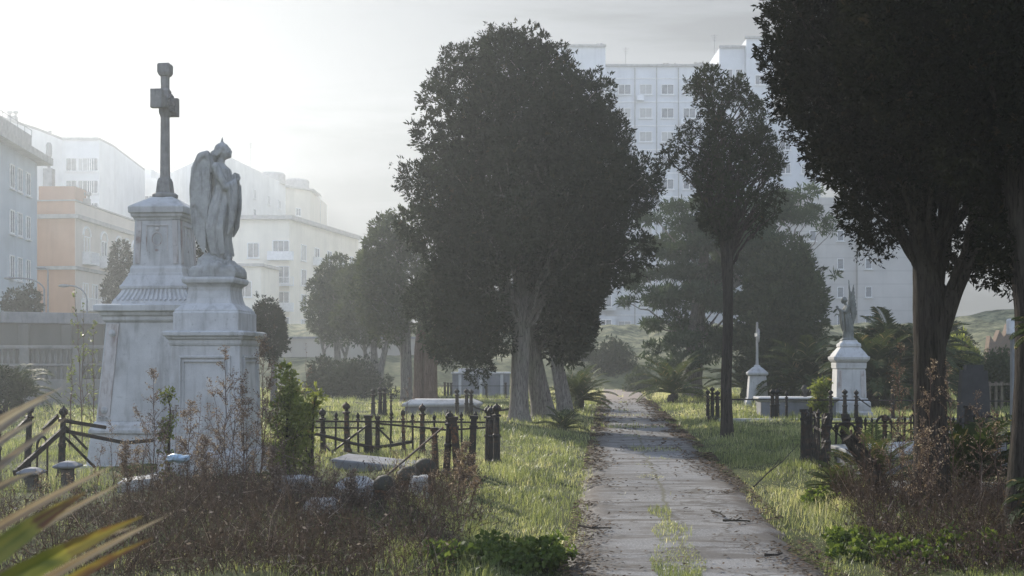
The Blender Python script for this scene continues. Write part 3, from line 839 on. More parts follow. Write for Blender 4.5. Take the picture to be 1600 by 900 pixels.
    # --- hazy trees in the middle distance on the left
    specs = [
        (636, 52, [(340, 596, 648), (365, 572, 660), (410, 558, 672), (455, 552, 672), (495, 560, 668), (522, 575, 640)], [[(0, 0, -.1, .36), (0, 0, .4, .26), (-.05, 0, 2, .22), (-.1, 0, 3.6, .17), (-.3, 0, 6, .06)]],
         'tall hazy grey-green tree with one straight trunk left of the largest cypress', 'mid'),
        (588, 62, [(405, 548, 600), (430, 530, 615), (470, 515, 625), (505, 520, 628), (530, 545, 612)],
         [[(0, 0, -.1, .3), (-.05, 0, 1, .2), (-.15, 0, 2.6, .15), (-.3, 0, 4.5, .06)], [(.1, 0, .0, .2), (.25, 0, 1.5, .16), (.7, 0, 3.2, .08)], [(-.1, 0, .3, .14), (-.45, 0, 1.6, .11), (-.7, 0, 3.2, .05)]],
         'hazy tree splitting into three pale stems, right of the dark round bush', 'mid'),
        (526, 68, [(412, 505, 548), (440, 482, 560), (475, 474, 565), (505, 478, 560), (525, 500, 545)],
         [[(.05, 0, -.1, .26), (.05, 0, 1.2, .2), (.0, 0, 2.8, .14), (-.1, 0, 4.5, .05)], [(-.2, 0, .4, .12), (-.6, 0, 1.8, .09), (-.95, 0, 3.2, .04)], [(.15, 0, .8, .12), (.5, 0, 2.0, .08), (.8, 0, 3.2, .04)]],
         'palest leftmost hazy tree above the dark round bush', 'mid'),
        (672, 49, [(430, 655, 705), (470, 648, 730), (515, 655, 740), (545, 668, 735)], [[(.0, 0, -.1, .34), (.0, 0, .6, .29), (.0, 0, 2.4, .25), (0, 0, 4.2, .1)], [(-.42, 0, -.1, .24), (-.42, 0, 1, .2), (-.4, 0, 2.6, .16), (-.2, 0, 4, .06)]],
         'twin trunked reddish barked tree half hidden behind the largest cypress', 'red'),
        (428, 46, [(488, 402, 428), (503, 398, 445), (525, 396, 452), (545, 402, 440)], [[(0, 0, -.1, .16), (0, 0, .8, .12), (0, 0, 2.4, .05)]],
         'small dark tree peeping out right of the angel pedestal', 'dark'),
        (312, 46, [(375, 300, 322), (420, 296, 345), (480, 296, 380), (540, 300, 390)], [[(0, 0, -.1, .2), (0, 0, .8, .16), (0, 0, 4.2, .05)]],
         'dark tree hidden between the cross pedestal and the angel pedestal', 'dark'),
        (184, 72, [(386, 186, 194), (405, 176, 202), (430, 164, 208), (455, 160, 210), (480, 162, 212), (520, 168, 205)], [[(0, 0, -.1, .2), (0, 0, 2, .14), (0, 0, 6, .04)]],
         'pointed dark conifer between the orange building and the cross pedestal', 'dark'),
    ]
    for i, (px, Y, rows, tr, lab, kind) in enumerate(specs):
        lb = lobes_from_profile(prof_px(rows, Y, px), 62 if kind != 'dark' else 50, (.24, .52) if Y > 48 else (.2, .42), 100 + i, inner=.3)
        tree('tree', lab, (X_(px, Y), Y), tr, lb, M['cypress'] if kind == 'dark' else M['mid_leaf'], M['bark_red'] if kind == 'red' else M['bark_grey'],
             .17 if Y > 48 else .12, .18 if Y > 48 else .125, 8, 120 + i, 'trees in the hazy middle distance', limbs=34, limb_from=1.2, limb_r=.06, fill=.08, inner_keep=.06)
    # --- bushes
    bush = [
        (560, 59, [(588, 505, 600), (600, 495, 615), (616, 492, 620)], 26, (.45, .75), 'broad dark round bush under the hazy trees', 'hedge'),
        (505, 60, [(578, 492, 515), (595, 478, 530), (616, 472, 535)], 16, (.4, .65), 'dark bush left of the broad round bush', 'hedge'),
        (20, 64, [(462, 12, 28), (475, 4, 36), (490, 0, 40)], 10, (.28, .45), 'left small bush rising above the boundary wall', 'hedge'),
        (45, 64, [(455, 40, 50), (470, 30, 60), (490, 28, 64)], 12, (.28, .5), 'larger bush rising above the boundary wall by the lamp', 'hedge'),
        (1000, 74, [(585, 985, 1015), (600, 975, 1030), (612, 970, 1035)], 14, (.4, .6), 'pale scrubby bush at the far right end of the path', 'mid_leaf'),
        (960, 83, [(548, 930, 985), (570, 915, 1000), (595, 920, 1005)], 26, (.5, .8), 'rounded hazy bush at the foot of the hill', 'hedge'),
        (908, 86, [(540, 895, 925), (565, 885, 940), (590, 885, 945)], 18, (.5, .8), 'hazy bush on the hill foot left of the path end', 'hedge'),
        (1500, 52, [(548, 1485, 1515), (565, 1475, 1535), (585, 1475, 1540)], 14, (.35, .6), 'rounded straw coloured bush behind the dark gravestone', 'shrub'),
        (1470, 66, [(520, 1440, 1500), (545, 1425, 1520), (570, 1420, 1530)], 20, (.5, .8), 'olive scrub bush right of the forked cypress', 'hedge'),
        (1560, 46, [(565, 1540, 1580), (585, 1535, 1590), (605, 1530, 1595)], 14, (.35, .6), 'green bush in front of the ruined brick wall', 'mid_leaf'),
        (10, 36, [(590, -40, 25), (602, -60, 60), (622, -70, 75)], 20, (.16, .34), 'dark drooping shrub at the far left before the balustrade', 'hedge'),
    ]
    for i, (px, Y, rows, n, sr, lab, mt) in enumerate(bush):
        P = prof_px(rows, Y, px)
        lb = lobes_from_profile(P, n, sr, 300 + i, inner=.4)
        zb = min(p[0] for p in P)
        far = Y > 48
        tree('bush', lab, (X_(px, Y), Y), [[(0, 0, -.05, .06), (0, 0, max(.3, zb), .05), (.05, 0, max(.6, zb + .5), .03)]], lb, M[mt], M['bark_dark'],
             .17 if far else .11, .17 if far else .11, 7, 320 + i, 'bushes around the cemetery', limbs=5, limb_from=.0, cat='bush', fill=.25, inner_keep=.25)

# ------------------------------------------------------------------ palms
def frond(V, Fc, T, base, az, el, L, droop, rng, leaf_l, nleaf=26, w=.022, tint=.4, fold=.5):
    """arching feather frond: tapered rachis and two rows of leaflets"""
    d = Vector((math.cos(az), math.sin(az), 0)); up = Vector((0, 0, 1)); side = d.cross(up)
    pts = []
    p = Vector(base); e = el
    n = 14
    for i in range(n + 1):
        pts.append(p.copy())
        p = p + (d * math.cos(e) + up * math.sin(e)) * (L / n)
        e -= droop / n * (.4 + 1.2 * i / n)
    def addq(a, b, c, dd, t):
        o = len(V); V.extend([a, b, c, dd]); Fc.append((o, o + 1, o + 2, o + 3)); T.extend([t] * 4)
    for i in range(n):
        r0 = w * (1 - i / n) + .004; r1 = w * (1 - (i + 1) / n) + .004
        addq(pts[i] - side * r0, pts[i] + side * r0, pts[i + 1] + side * r1, pts[i + 1] - side * r1, min(1, tint + .25))
        addq(pts[i] - up * r0, pts[i] + up * r0, pts[i + 1] + up * r1, pts[i + 1] - up * r1, min(1, tint + .2))
    for j in range(nleaf):
        f = .12 + .88 * j / (nleaf - 1)
        q = f * n; i = min(int(q), n - 1); b = pts[i].lerp(pts[i + 1], q - i)
        fw = (pts[i + 1] - pts[i]).normalized(); nrm = side.cross(fw).normalized()
        ll = leaf_l * (math.sin(PI * min(1, f * .85 + .12)) ** .6) * rng.uniform(.8, 1.1)
        for sgn in (-1, 1):
            ld = (side * sgn * .8 + fw * .75 + nrm * fold * .55).normalized()
            tip = b + ld * ll + Vector((0, 0, -.18 * ll * rng.uniform(.3, 1.6)))
            mid = b + ld * ll * .45 + nrm * .02
            ww = fw * .026 * (leaf_l / .4)
            t = float(np.clip(tint + rng.normal(0, .12), 0, .84)) if rng.uniform(0, 1) > .06 else 1.
            addq(b, mid - ww, tip, mid + ww, t)

def palm(name, label, base, height, nf, L, seed, leaf_l=.4, trunk_r=.16, el_rng=(.1, 1.35), droop=1.3, tint=.4, group=None, mat='palm', nleaf=26):
    z0 = gz1(*base)
    T = thing(name, label, 'palm', (base[0], base[1], z0), 0, group)
    mb = MB(); n = 10
    mb.tube([(.02 * math.sin(i), 0, -.1 + (height + .1) * i / n) for i in range(n + 1)], [trunk_r * (1.15 - .2 * i / n) * (1 + .1 * (i % 2)) for i in range(n + 1)], 12, True, .12, seed)
    mb.build('trunk', M['bark_dark'], T, smooth=True)
    r = np.random.default_rng(seed); V, Fc, Tt = [], [], []
    for i in range(nf):
        e = el_rng[0] + (el_rng[1] - el_rng[0]) * ((i + .5) / nf)
        frond(V, Fc, Tt, (0, 0, height), i * 2.4 + r.uniform(-.3, .3), e, L * r.uniform(.8, 1.1), droop * r.uniform(.8, 1.2), r, leaf_l, nleaf, tint=tint, w=.016 + .008 * L)
    mesh_np('fronds', np.array([tuple(v) for v in V]), np.array(Fc), M[mat], T, np.array(Tt))
    return T

def build_palms():
    palm('palm_tree', 'large arching palm behind the small white angel, right of the pedestal', (X_(1392, 48), 48), 1.1, 64, 3.1, 5, .7, .3, (-.05, 1.45), 1.6, .42, 'palms of the cemetery', nleaf=60)
    palm('palm_tree', 'tall fronded palm directly behind the forked trunk on the right', (X_(1432, 50), 50), 1.2, 50, 2.9, 25, .7, .28, (.0, 1.45), 1.5, .4, 'palms of the cemetery', nleaf=50)
    palm('palm_tree', 'dense palm at the right shoulder of the small angel pedestal', (X_(1362, 46), 46), .8, 46, 2.5, 26, .6, .26, (.0, 1.45), 1.5, .35, 'palms of the cemetery', nleaf=50)
    palm('palm_tree', 'bushy palm between the far cross and the small angel pedestal', (X_(1262, 50), 50), .7, 44, 2.5, 6, .6, .22, (.1, 1.4), 1.4, .5, 'palms of the cemetery', nleaf=40)
    palm('palm_tree', 'palm with sunlit upright fronds at the foot of the cedar', (X_(1052, 54), 54), .4, 30, 2.2, 7, .45, .2, (.1, 1.4), 1.2, .6, 'palms of the cemetery', nleaf=36)
    palm('palm_tree', 'low palm half hidden behind the far cross pedestal', (X_(1165, 56), 56), .5, 26, 2.0, 8, .45, .2, (.1, 1.3), 1.2, .55, 'palms of the cemetery', nleaf=32)
    palm('palm_tree', 'spiky palm beside the left edge of the path, past the cypress row', (X_(904, 47), 47), .35, 40, 1.5, 9, .35, .18, (.0, 1.4), .9, .55, 'palms of the cemetery', nleaf=30)
    palm('palm_tree', 'dark drooping palm before the balustrade at far left', (X_(25, 40), 40), .6, 22, 1.7, 10, .4, .18, (.0, 1.2), 1.6, .25, 'palms of the cemetery', nleaf=26)
    palm('palm_shrub', 'low palm seedling at the foot of the leaning cypress', (X_(880, 33), 33), .05, 14, .75, 11, .25, .06, (.2, 1.3), 1.0, .3, 'low palms in the foreground', nleaf=18)
    palm('palm_shrub', 'spiky yellow-green palm shrub on the right verge by the path', (X_(1310, 16.8), 16.8), .05, 16, .5, 12, .2, .06, (.15, 1.3), .9, .6, 'low palms in the foreground', nleaf=22)
    palm('palm_shrub', 'large dark green palm shrub behind the forked cypress trunk', (X_(1520, 15.8), 15.8), .25, 26, 1.05, 13, .34, .1, (.2, 1.35), 1.0, .2, 'low palms in the foreground', nleaf=28)
    palm('palm_shrub', 'glossy drooping palm shrub under the nearest cypress trunk', (X_(1650, 11.8), 11.8), .35, 20, .5, 14, .2, .08, (-.2, 1.2), 1.6, .05, 'low palms in the foreground', nleaf=26)
    palm('palm_shrub', 'yellowing upright palm shrub in the right iron enclosure', (X_(1362, 17.0), 17.0), .1, 12, .75, 15, .26, .06, (.6, 1.45), .6, .7, 'low palms in the foreground', nleaf=22)
    palm('palm_shrub', 'small palm tuft growing against the nearest cypress trunk at head height', (X_(1640, 12.0), 12.0), 1.95, 14, .36, 16, .13, .05, (-.2, 1.2), 1.0, .2, 'low palms in the foreground', nleaf=20)
# ------------------------------------------------------------------ monuments
def panel_ring(mb, face, hx, z0, z1, w, d, y):
    """raised frame on a face: face 'f' = front (-y), 'r' = right (+x); hx half width, y = distance of the face from the axis"""
    def bx(u, z, du, dz):
        if face == 'f': mb.box((u, -y, z), (du, d, dz))
        else: mb.box((y, u, z), (d, du, dz))
    bx(0, z0 + w / 2, hx * 2, w); bx(0, z1 - w / 2, hx * 2, w)
    bx(-hx + w / 2, (z0 + z1) / 2, w, z1 - z0 - 2 * w); bx(hx - w / 2, (z0 + z1) / 2, w, z1 - z0 - 2 * w)

def pilasters(name, mat, T, bevel, *a):
    for one in range(4):
        p = MB(); tapered_face_bars(p, *a, one); p.build(name, mat, T, bevel=bevel)
def tapered_face_bars(mb, z0, z1, h0, h1, w, d, only=None):
    """pilasters on the four corners of a tapered die, front and right faces"""
    for fi, face in enumerate('fr'):
        for sg in (-1, 1):
            if only is not None and only != fi * 2 + (sg > 0): continue
            vs = []
            for z, h in ((z0, h0), (z1, h1)):
                for (a, b) in ((sg * (h - .035), h - .01), (sg * (h - .035 - w), h - .01), (sg * (h - .035 - w), h + d), (sg * (h - .035), h + d)):
                    vs.append((a, -b, z) if face == 'f' else (b, a, z))
            mb.add(vs, [(0, 1, 2, 3), (4, 5, 6, 7), (0, 1, 5, 4), (1, 2, 6, 5), (2, 3, 7, 6), (3, 0, 4, 7)])

def build_cross_monument():
    Y = 22; x = X_(258, Y); z0 = 0
    T = thing('cross_pedestal', 'tall tapering white marble pedestal carrying the big stone cross', 'pedestal', (x, Y, -.03), ROT, 'marble grave pedestals')
    m = M['marble']
    b = MB().loft([(-.1, 1.06), (.10, 1.06), (.10, .985), (.42, .955), (.62, .925)])
    b.loft([(.62, .965), (.68, .965), (.71, .94), (.76, .93), (.79, .90), (.82, .885)])
    b.build('base', m, T, bevel=.012)
    d = MB().loft([(.82, .868), (2.46, .745)])
    d.build('die', m, T, bevel=.01)
    pilasters('pilaster', M['rust_stain'], T, .006, .90, 2.44, .865, .748, .20, .022)
    for sx in (-1, 1):
        for zz, hh in ((2.28, .757), (1.0, .856)):
            q = MB()
            for r_, dy in ((.06, .0), (.03, .012)):
                vs = MB().lathe([(r_, 0), (r_, .016), (r_ * .7, .03)], n=16)
                R = Matrix.Rotation(PI / 2, 3, 'X')
                q.add([R @ Vector(v) + Vector((sx * (hh - .135), -hh - .018 - dy, zz)) for v in vs.v], vs.f)
            q.build('rosette', m, T)
    # scroll carving near the foot of the pilasters
    for sx in (-1, 1):
        q = MB()
        for k in (-1, 1):
            cx, cz = sx * .735 + k * .05, .865
            pts = [(cx + .045 * (1 - .09 * i) * math.cos(i * .55) * k, -.895 - .004 * (i % 2), cz + .045 * (1 - .09 * i) * math.sin(i * .55)) for i in range(10)]
            q.tube(pts, .010, 5)
        q.build('scroll', m, T)
    c = MB().loft([(2.46, .75), (2.50, .79), (2.56, .79), (2.58, .83), (2.63, .845), (2.65, .90), (2.745, .905), (2.765, .86), (2.77, .75)])
    c.build('cornice', m, T, bevel=.008)
    fl = [(2.77, .685), (2.83, .665), (2.90, .615), (2.97, .572), (3.03, .55)]
    f = MB().loft(fl + [(3.03, .58), (3.08, .585), (3.10, .56), (3.20, .51), (3.26, .475), (3.30, .47), (3.30, .455), (3.38, .45), (3.42, .43), (3.44, .43)])
    for face in 'fr':
        for k in range(-7, 8):
            pts = []
            for z, h in fl[1:]:
                u = k / 8 * h
                pts.append((u, -h - .002, z) if face == 'f' else (h + .002, u, z))
            f.tube(pts, [.030, .028, .026, .022], 6)
    f.build('plinth', m, T, bevel=.006)
    ud = MB().loft([(3.44, .415), (4.20, .385)])
    ud.build('upper_die', m, T, bevel=.006)
    up = MB()
    tapered_face_bars(up, 3.46, 4.19, .414, .386, .09, .018)
    panel_ring(up, 'f', .19, 3.58, 4.12, .02, .02, .396); panel_ring(up, 'r', .19, 3.58, 4.12, .02, .02, .396)
    # carved wreath and ribbon in the panel
    for face in 'fr':
        R = Matrix.Rotation(0 if face == 'f' else PI / 2, 3, 'Z')
        pts = [R @ Vector((.085 * math.cos(a), -.397, 3.88 + .11 * math.sin(a))) for a in np.linspace(0, 2 * PI, 17)]
        up.tube(pts, .011, 6, False)
        for dz in (-.19, .17): up.sphere(R @ Vector((0, -.396, 3.88 + dz)), (.04, .015, .03), 8, 6)
    up.build('carved_panel', M['rust_stain'], T, bevel=.004)
    cp = MB().loft([(4.20, .40), (4.24, .41), (4.26, .44), (4.31, .445), (4.32, .475), (4.42, .48), (4.44, .46), (4.50, .37), (4.58, .24), (4.62, .18)])
    cp.build('cap', m, T, bevel=.008)
    # the cross on top
    C = thing('stone_cross', 'large grey stone cross seen almost edge on against the sky', 'cross', (x, Y, -.03), ROT)
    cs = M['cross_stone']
    s = MB().lathe([(.17, 4.60), (.215, 4.625), (.22, 4.67), (.18, 4.70)], n=24)
    s.loft([(4.70, .125), (4.90, .105), (4.96, .085)])
    s.build('socle', cs, C, bevel=.008)
    sh = MB()
    o8 = []
    def octa(z, h, ch):
        return [(h, ch, z), (ch, h, z), (-ch, h, z), (-h, ch, z), (-h, -ch, z), (-ch, -h, z), (ch, -h, z), (h, -ch, z)]
    lev = [(4.95, .078, .05), (5.02, .075, .04), (6.0, .068, .036), (6.08, .085, .08), (6.46, .085, .08), (6.5, .062, .045), (6.70, .065, .045), (6.72, .085, .08), (6.77, .105, .102), (6.90, .105, .102), (6.925, .09, .085)]
    for z, h, ch in lev: o8 += octa(z, h, ch)
    fs = [(i * 8 + k, i * 8 + (k + 1) % 8, i * 8 + 8 + (k + 1) % 8, i * 8 + 8 + k) for i in range(len(lev) - 1) for k in range(8)]
    fs += [tuple(range(8)), tuple((len(lev) - 1) * 8 + k for k in range(8))]
    sh.add(o8, fs)
    sh.build('shaft', cs, C, bevel=.005)
    for sg in (-1, 1):
        a = MB()
        a.box((0, sg * .22, 6.25), (.14, .30, .20)); a.box((0, sg * .40, 6.25), (.20, .11, .32)); a.box((0, sg * .34, 6.25), (.165, .03, .26))
        a.build('arm', cs, C, bevel=.008)
    md = MB()
    R = Matrix.Rotation(PI / 2, 3, 'Y')
    for r_, h0, h1 in ((.155, .07, .10), (.12, .10, .12), (.06, .12, .145)):
        vs = MB().lathe([(r_, h0), (r_, h1 - .008), (r_ - .012, h1)], n=24)
        md.add([R @ Vector(v) + Vector((0, 0, 6.25)) for v in vs.v], vs.f)
    for k in range(12):
        a = k * PI / 6
        md.sphere((.115, .135 * math.cos(a), 6.25 + .135 * math.sin(a)), .022, 6, 5)
    md.build('medallion', cs, C, bevel=.003)

def angel_pedestal():
    Y = 20; x = X_(337, Y)
    T = thing('angel_pedestal', 'square white marble pedestal with panelled die under the large angel', 'pedestal', (x, Y, -.03), ROT, 'marble grave pedestals')
    m = M['marble']
    MB().loft([(-.1, .80), (.12, .80), (.12, .70), (.38, .69), (.40, .66), (.44, .64), (.47, .60)]).build('base', m, T, bevel=.012)
    MB().loft([(.47, .575), (2.05, .538)]).build('die', m, T, bevel=.01)
    p = MB(); panel_ring(p, 'f', .40, .72, 1.90, .035, .05, .552); panel_ring(p, 'r', .40, .72, 1.90, .035, .05, .552)
    panel_ring(p, 'f', .33, .80, 1.82, .014, .046, .552); panel_ring(p, 'r', .33, .80, 1.82, .014, .046, .552)
    p.build('panel_moulding', m, T, bevel=.006)
    MB().loft([(2.05, .545), (2.09, .56), (2.14, .56), (2.16, .59), (2.19, .60), (2.205, .635), (2.26, .64), (2.28, .60)]).build('cornice', m, T, bevel=.008)
    MB().loft([(2.28, .508), (2.56, .508), (2.575, .49), (2.60, .49), (2.65, .44), (2.67, .42), (2.69, .395), (2.70, .37), (2.78, .345), (2.90, .325), (2.96, .33),
               (3.0, .36), (3.02, .40), (3.07, .412), (3.11, .40), (3.115, .35)]).build('plinth', m, T, bevel=.008)
    return x, Y

def skin(mb, name, mat, parent, loc=(0, 0, 0), rz=0, voxel=.016, sm=3, disp=.004):
    o = mb.build(name, mat, parent, loc, rz)
    r = o.modifiers.new('r', 'REMESH'); r.mode = 'VOXEL'; r.voxel_size = voxel
    s = o.modifiers.new('s', 'SMOOTH'); s.iterations = sm; s.factor = .5
    bake(o)
    o.data.polygons.foreach_set('use_smooth', [True] * len(o.data.polygons))
    if disp:
        nv = len(o.data.vertices)
        co = np.empty(nv * 3, np.float32); no = np.empty(nv * 3, np.float32)
        o.data.vertices.foreach_get('co', co); o.data.vertices.foreach_get('normal', no)
        co = co.reshape(-1, 3); no = no.reshape(-1, 3)
        q = np.array([mnoise.noise(Vector(c) * 14) for c in co])
        o.data.vertices.foreach_set('co', (co + no * (disp * q)[:, None]).ravel()); o.data.update()
    if not o.data.materials: o.data.materials.append(mat)
    return o

def robe(mb, rows, folds=9, amp=.10, n=44, phase=0, twist=.5):
    """rows (z, xc, yc, rx, ry): a draped body of one loft with running folds"""
    vs, fs = [], []
    for i, (z, xc, yc, rx, ry) in enumerate(rows):
        k_ = amp * min(1, .25 + i * 0 + (1 - i / (len(rows) - 1)) * 1.0)
        for k in range(n):
            a = 2 * PI * k / n
            q = 1 + k_ * (abs(math.sin(a * folds / 2 + phase + z * twist)) * 2 - 1.1) + k_ * .4 * math.sin(a * 5 + z * 3)
            vs.append((xc + rx * q * math.cos(a), yc + ry * q * math.sin(a), z))
    m = len(rows)
    for i in range(m - 1):
        for k in range(n):
            k2 = (k + 1) % n
            fs.append((i * n + k, i * n + k2, (i + 1) * n + k2, (i + 1) * n + k))
    fs.append(tuple(range(n - 1, -1, -1))); fs.append(tuple((m - 1) * n + k for k in range(n)))
    return mb.add(vs, fs)

def add_head(mb, c, r, tilt=0, star=True):
    """head facing +x with brow, nose, lips, chin, hair and bun; tilt>0 looks up"""
    R = Matrix.Rotation(-tilt, 3, 'Y')
    def S(p, rr): mb.sphere(Vector(c) + R @ Vector(p) * r, tuple(q * r for q in rr), 14, 10, R)
    S((0, 0, .05), (.92, .78, 1.08)); S((.38, 0, -.35), (.55, .55, .65)); S((.62, 0, -.78), (.26, .26, .22))          # skull, jaw, chin
    S((.90, 0, -.12), (.16, .12, .32)); S((.97, 0, -.30), (.15, .15, .12)); S((.78, 0, .18), (.20, .55, .14))             # nose, brow
    S((.82, 0, -.52), (.13, .22, .07)); S((.80, 0, -.64), (.13, .18, .07))                                               # lips
    for sy in (-1, 1):
        S((.76, .30 * sy, -.02), (.13, .16, .10)); S((.05, .78 * sy, -.12), (.14, .09, .24)); S((.60, .40 * sy, -.32), (.26, .22, .24))
    # hair: cap, waves and a knot at the nape
    S((-.16, 0, .28), (1.0, .90, .98)); S((-.85, 0, -.15), (.48, .48, .50))
    for k in range(7):
        a = -1.2 + k * .4
        S((.55 - .12 * abs(k - 3), .82 * math.sin(a), .62 - .05 * abs(k - 3)), (.25, .22, .22))
    for sy in (-1, 1):
        for j in range(4): S((.15 - .3 * j, .78 * sy, .30 - .2 * j), (.26, .2, .28))
    if star:
        mb.sphere(Vector(c) + R @ Vector((-.1, 0, 1.2)) * r, (.028, .028, .05), 8, 6, R)

def add_hand(mb, wrist, d, up, s=.085, curl=.5):
    """palm with four bent fingers and a thumb from its side"""
    d = Vector(d).normalized(); up = Vector(up); up = (up - d * up.dot(d)).normalized(); sd = d.cross(up)
    w = Vector(wrist)
    mb.chain([w, w + d * s * .9], [s * .38, s * .42], 8)
    for k, L in enumerate((.78, .9, .84, .66)):
        b = w + d * s * .95 + sd * s * (.36 - .24 * k)
        m_ = b + (d * .9 - up * curl * .5) * s * L * .5
        e = m_ + (d * .6 - up * curl) * s * L * .45
        mb.chain([b, m_, e], [.0125, .0115, .0095], 7)
    b = w + d * s * .35 + sd * s * .42
    mb.chain([b, b + (d * .5 + sd * .55) * s * .5, b + (d * 1.0 + sd * .35 - up * .2) * s * .75], [.014, .0125, .010], 7)

def feather_wing(side, rows, n=9):
    """rows: list of rows of feathers, each feather a flat tapered blade (root, tip, width)"""
    mb = MB()
    for root, tip, w, th in rows:
        a = Vector(root); b = Vector(tip); d = b - a; L = d.length; d.normalize()
        nrm = Vector((0, 1, 0)); nrm = (nrm - d * nrm.dot(d)).normalized(); sd = d.cross(nrm)
        R = Matrix((sd, nrm, d)).transposed()
        mb.sphere((a + b) / 2, (w, th, L / 2 * 1.04), 10, 10, R)
    return mb

def build_angel():
    x, Y = angel_pedestal()
    z0 = 3.085
    T = thing('angel_statue', 'praying stone angel with folded wings facing the path on its pedestal', 'statue', (x + .04, Y, z0), ROT, 'angel statues')
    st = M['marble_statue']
    # rocky cloud base
    rb = MB(); rd = random.Random(5)
    rb.loft([(0.0, .375, .33), (.10, .37, .33), (.17, .33, .3)])
    for k in range(38):
        a = rd.uniform(0, 2 * PI); q = rd.uniform(.05, .27)
        rb.sphere((q * math.cos(a) - .02, q * math.sin(a), .14 + (.27 - q) * .75 + rd.uniform(-.03, .03)), rd.uniform(.06, .12), 9, 7)
    rb.sphere((-.10, 0, .27), (.20, .22, .14)); rb.sphere((-.22, 0, .22), (.13, .16, .13))
    for k in range(5): rb.sphere((.20 + .035 * k, -.12 + .05 * k, .24 - .025 * k), .05, 8, 6)
    skin(rb, 'rock_base', st, T, voxel=.018, sm=2, disp=.012)
    # body: one draped figure; zero of z is the slab, feet stand at .34
    b = MB(); f = .31
    robe(b, [(f, .03, 0, .17, .17), (f + .08, .02, 0, .165, .17), (f + .3, -.015, 0, .205, .2), (f + .5, -.01, 0, .235, .215), (f + .7, .02, 0, .235, .215), (f + .9, .06, 0, .20, .19),
             (f + 1.02, .085, 0, .165, .165), (f + 1.12, .085, 0, .15, .15), (f + 1.25, .07, 0, .16, .175), (f + 1.38, .045, 0, .15, .19), (f + 1.46, .02, 0, .09, .13)], 11, .12)
    # hem, feet
    b.chain([(.06, -.06, f - .01), (.20, -.07, f - .03)], [.05, .035]); b.chain([(.06, .06, f - .01), (.17, .08, f - .03)], [.05, .035])
    # long sweeping folds
    for k in range(7):
        yy = -.17 + .05 * k
        b.chain([(.20 - .02 * abs(k - 3), yy * .6, f + .95), (.16 - abs(yy) * .3, yy, f + .5), (.02 + .03 * k, yy * 1.05, f + .05)], [.016, .026, .022], 7)
        b.chain([(-.05 + .03 * k, -.17, f + .85), (-.12 + .04 * k, -.205, f + .45), (-.06 + .035 * k, -.17, f + .06)], [.016, .024, .018], 7)
    # shoulders, neck, head
    b.chain([(.02, -.17, f + 1.40), (.02, .17, f + 1.40)], [.075, .075])
    b.chain([(.03, 0, f + 1.42), (.06, 0, f + 1.56)], [.062, .052])
    # arms crossed in prayer in front of the chest; the near one shows
    for sy in (-1, 1):
        b.chain([(.02, .18 * sy, f + 1.40), (.10, .215 * sy, f + 1.22), (.17, .19 * sy, f + 1.08)], [.066, .062, .056])
        b.chain([(.17, .19 * sy, f + 1.08), (.27, .11 * sy, f + 1.14), (.29, .04 * sy, f + 1.22)], [.058, .050, .034])
        # sleeve hanging from the forearm
        b.chain([(.24, .14 * sy, f + 1.10), (.27, .15 * sy, f + .80), (.25, .15 * sy, f + .50), (.20, .15 * sy, f + .36)], [.065, .060, .045, .02])
        b.chain([(.30, .10 * sy, f + 1.13), (.31, .11 * sy, f + .85), (.28, .12 * sy, f + .56)], [.04, .038, .022])
        add_hand(b, (.275, .045 * sy, f + 1.20), (.12, -.03 * sy, 1), (0, -sy, 0), .08, .25)
    add_head(b, (.085, 0, f + 1.66), .122, math.radians(16), False)
    b.chain([(-.06, 0, f + 1.62), (-.09, 0, f + 1.52)], [.07, .055])
    b.chain([(.05, 0, f + 1.74), (.06, 0, f + 1.80), (.065, 0, f + 1.90)], [.05, .028, .008], 7)
    skin(b, 'figure', st, T, voxel=.0125, sm=2, disp=.004)
    # wings folded behind, long feathers hanging to the knees
    for sy in (-1, 1):
        rows = []
        rr = random.Random(3)
        yb = .17 * sy
        for k in range(9):          # primaries
            t = k / 8
            rows.append(((-.20 - .10 * t + .02, yb, f + 1.02 - .12 * t), (-.16 - .20 * math.sin(t * 1.45), yb * 1.12, f + .02 + .055 * k + .10 * t * t), .036, .012))
        for k in range(9):          # secondaries
            t = k / 8
            rows.append(((-.12 - .20 * t, yb * 1.05, f + 1.24 - .02 * k), (-.13 - .24 * t, yb * 1.16, f + .55 + .045 * k), .034, .016))
        for r_ in range(6):         # coverts
            for k in range(9):
                t = (k + .5 * (r_ % 2)) / 9
                zt = f + 1.53 - .10 * r_ - .10 * t * t
                rows.append(((-.07 - .25 * t, yb * 1.12, zt + .03 * math.sin(k * 2.4)), (-.10 - .27 * t, yb * 1.17, zt - .16), .020, .010))
        w = feather_wing(sy, rows)
        w.chain([(-.02, .12 * sy, f + 1.30), (-.07, .15 * sy, f + 1.46), (-.13, .17 * sy, f + 1.60), (-.23, .18 * sy, f + 1.57), (-.33, .18 * sy, f + 1.38), (-.375, .18 * sy, f + 1.05), (-.37, .18 * sy, f + .75), (-.34, .185 * sy, f + .45)],
                [.045, .055, .06, .055, .045, .03, .024, .016])
        w.sphere((-.21, .165 * sy, f + 1.05), (.155, .035, .54), 14, 14); w.sphere((-.17, .165 * sy, f + 1.42), (.13, .035, .17), 12, 10)
        skin(w, 'wing', st, T, voxel=.0125, sm=1, disp=.003)

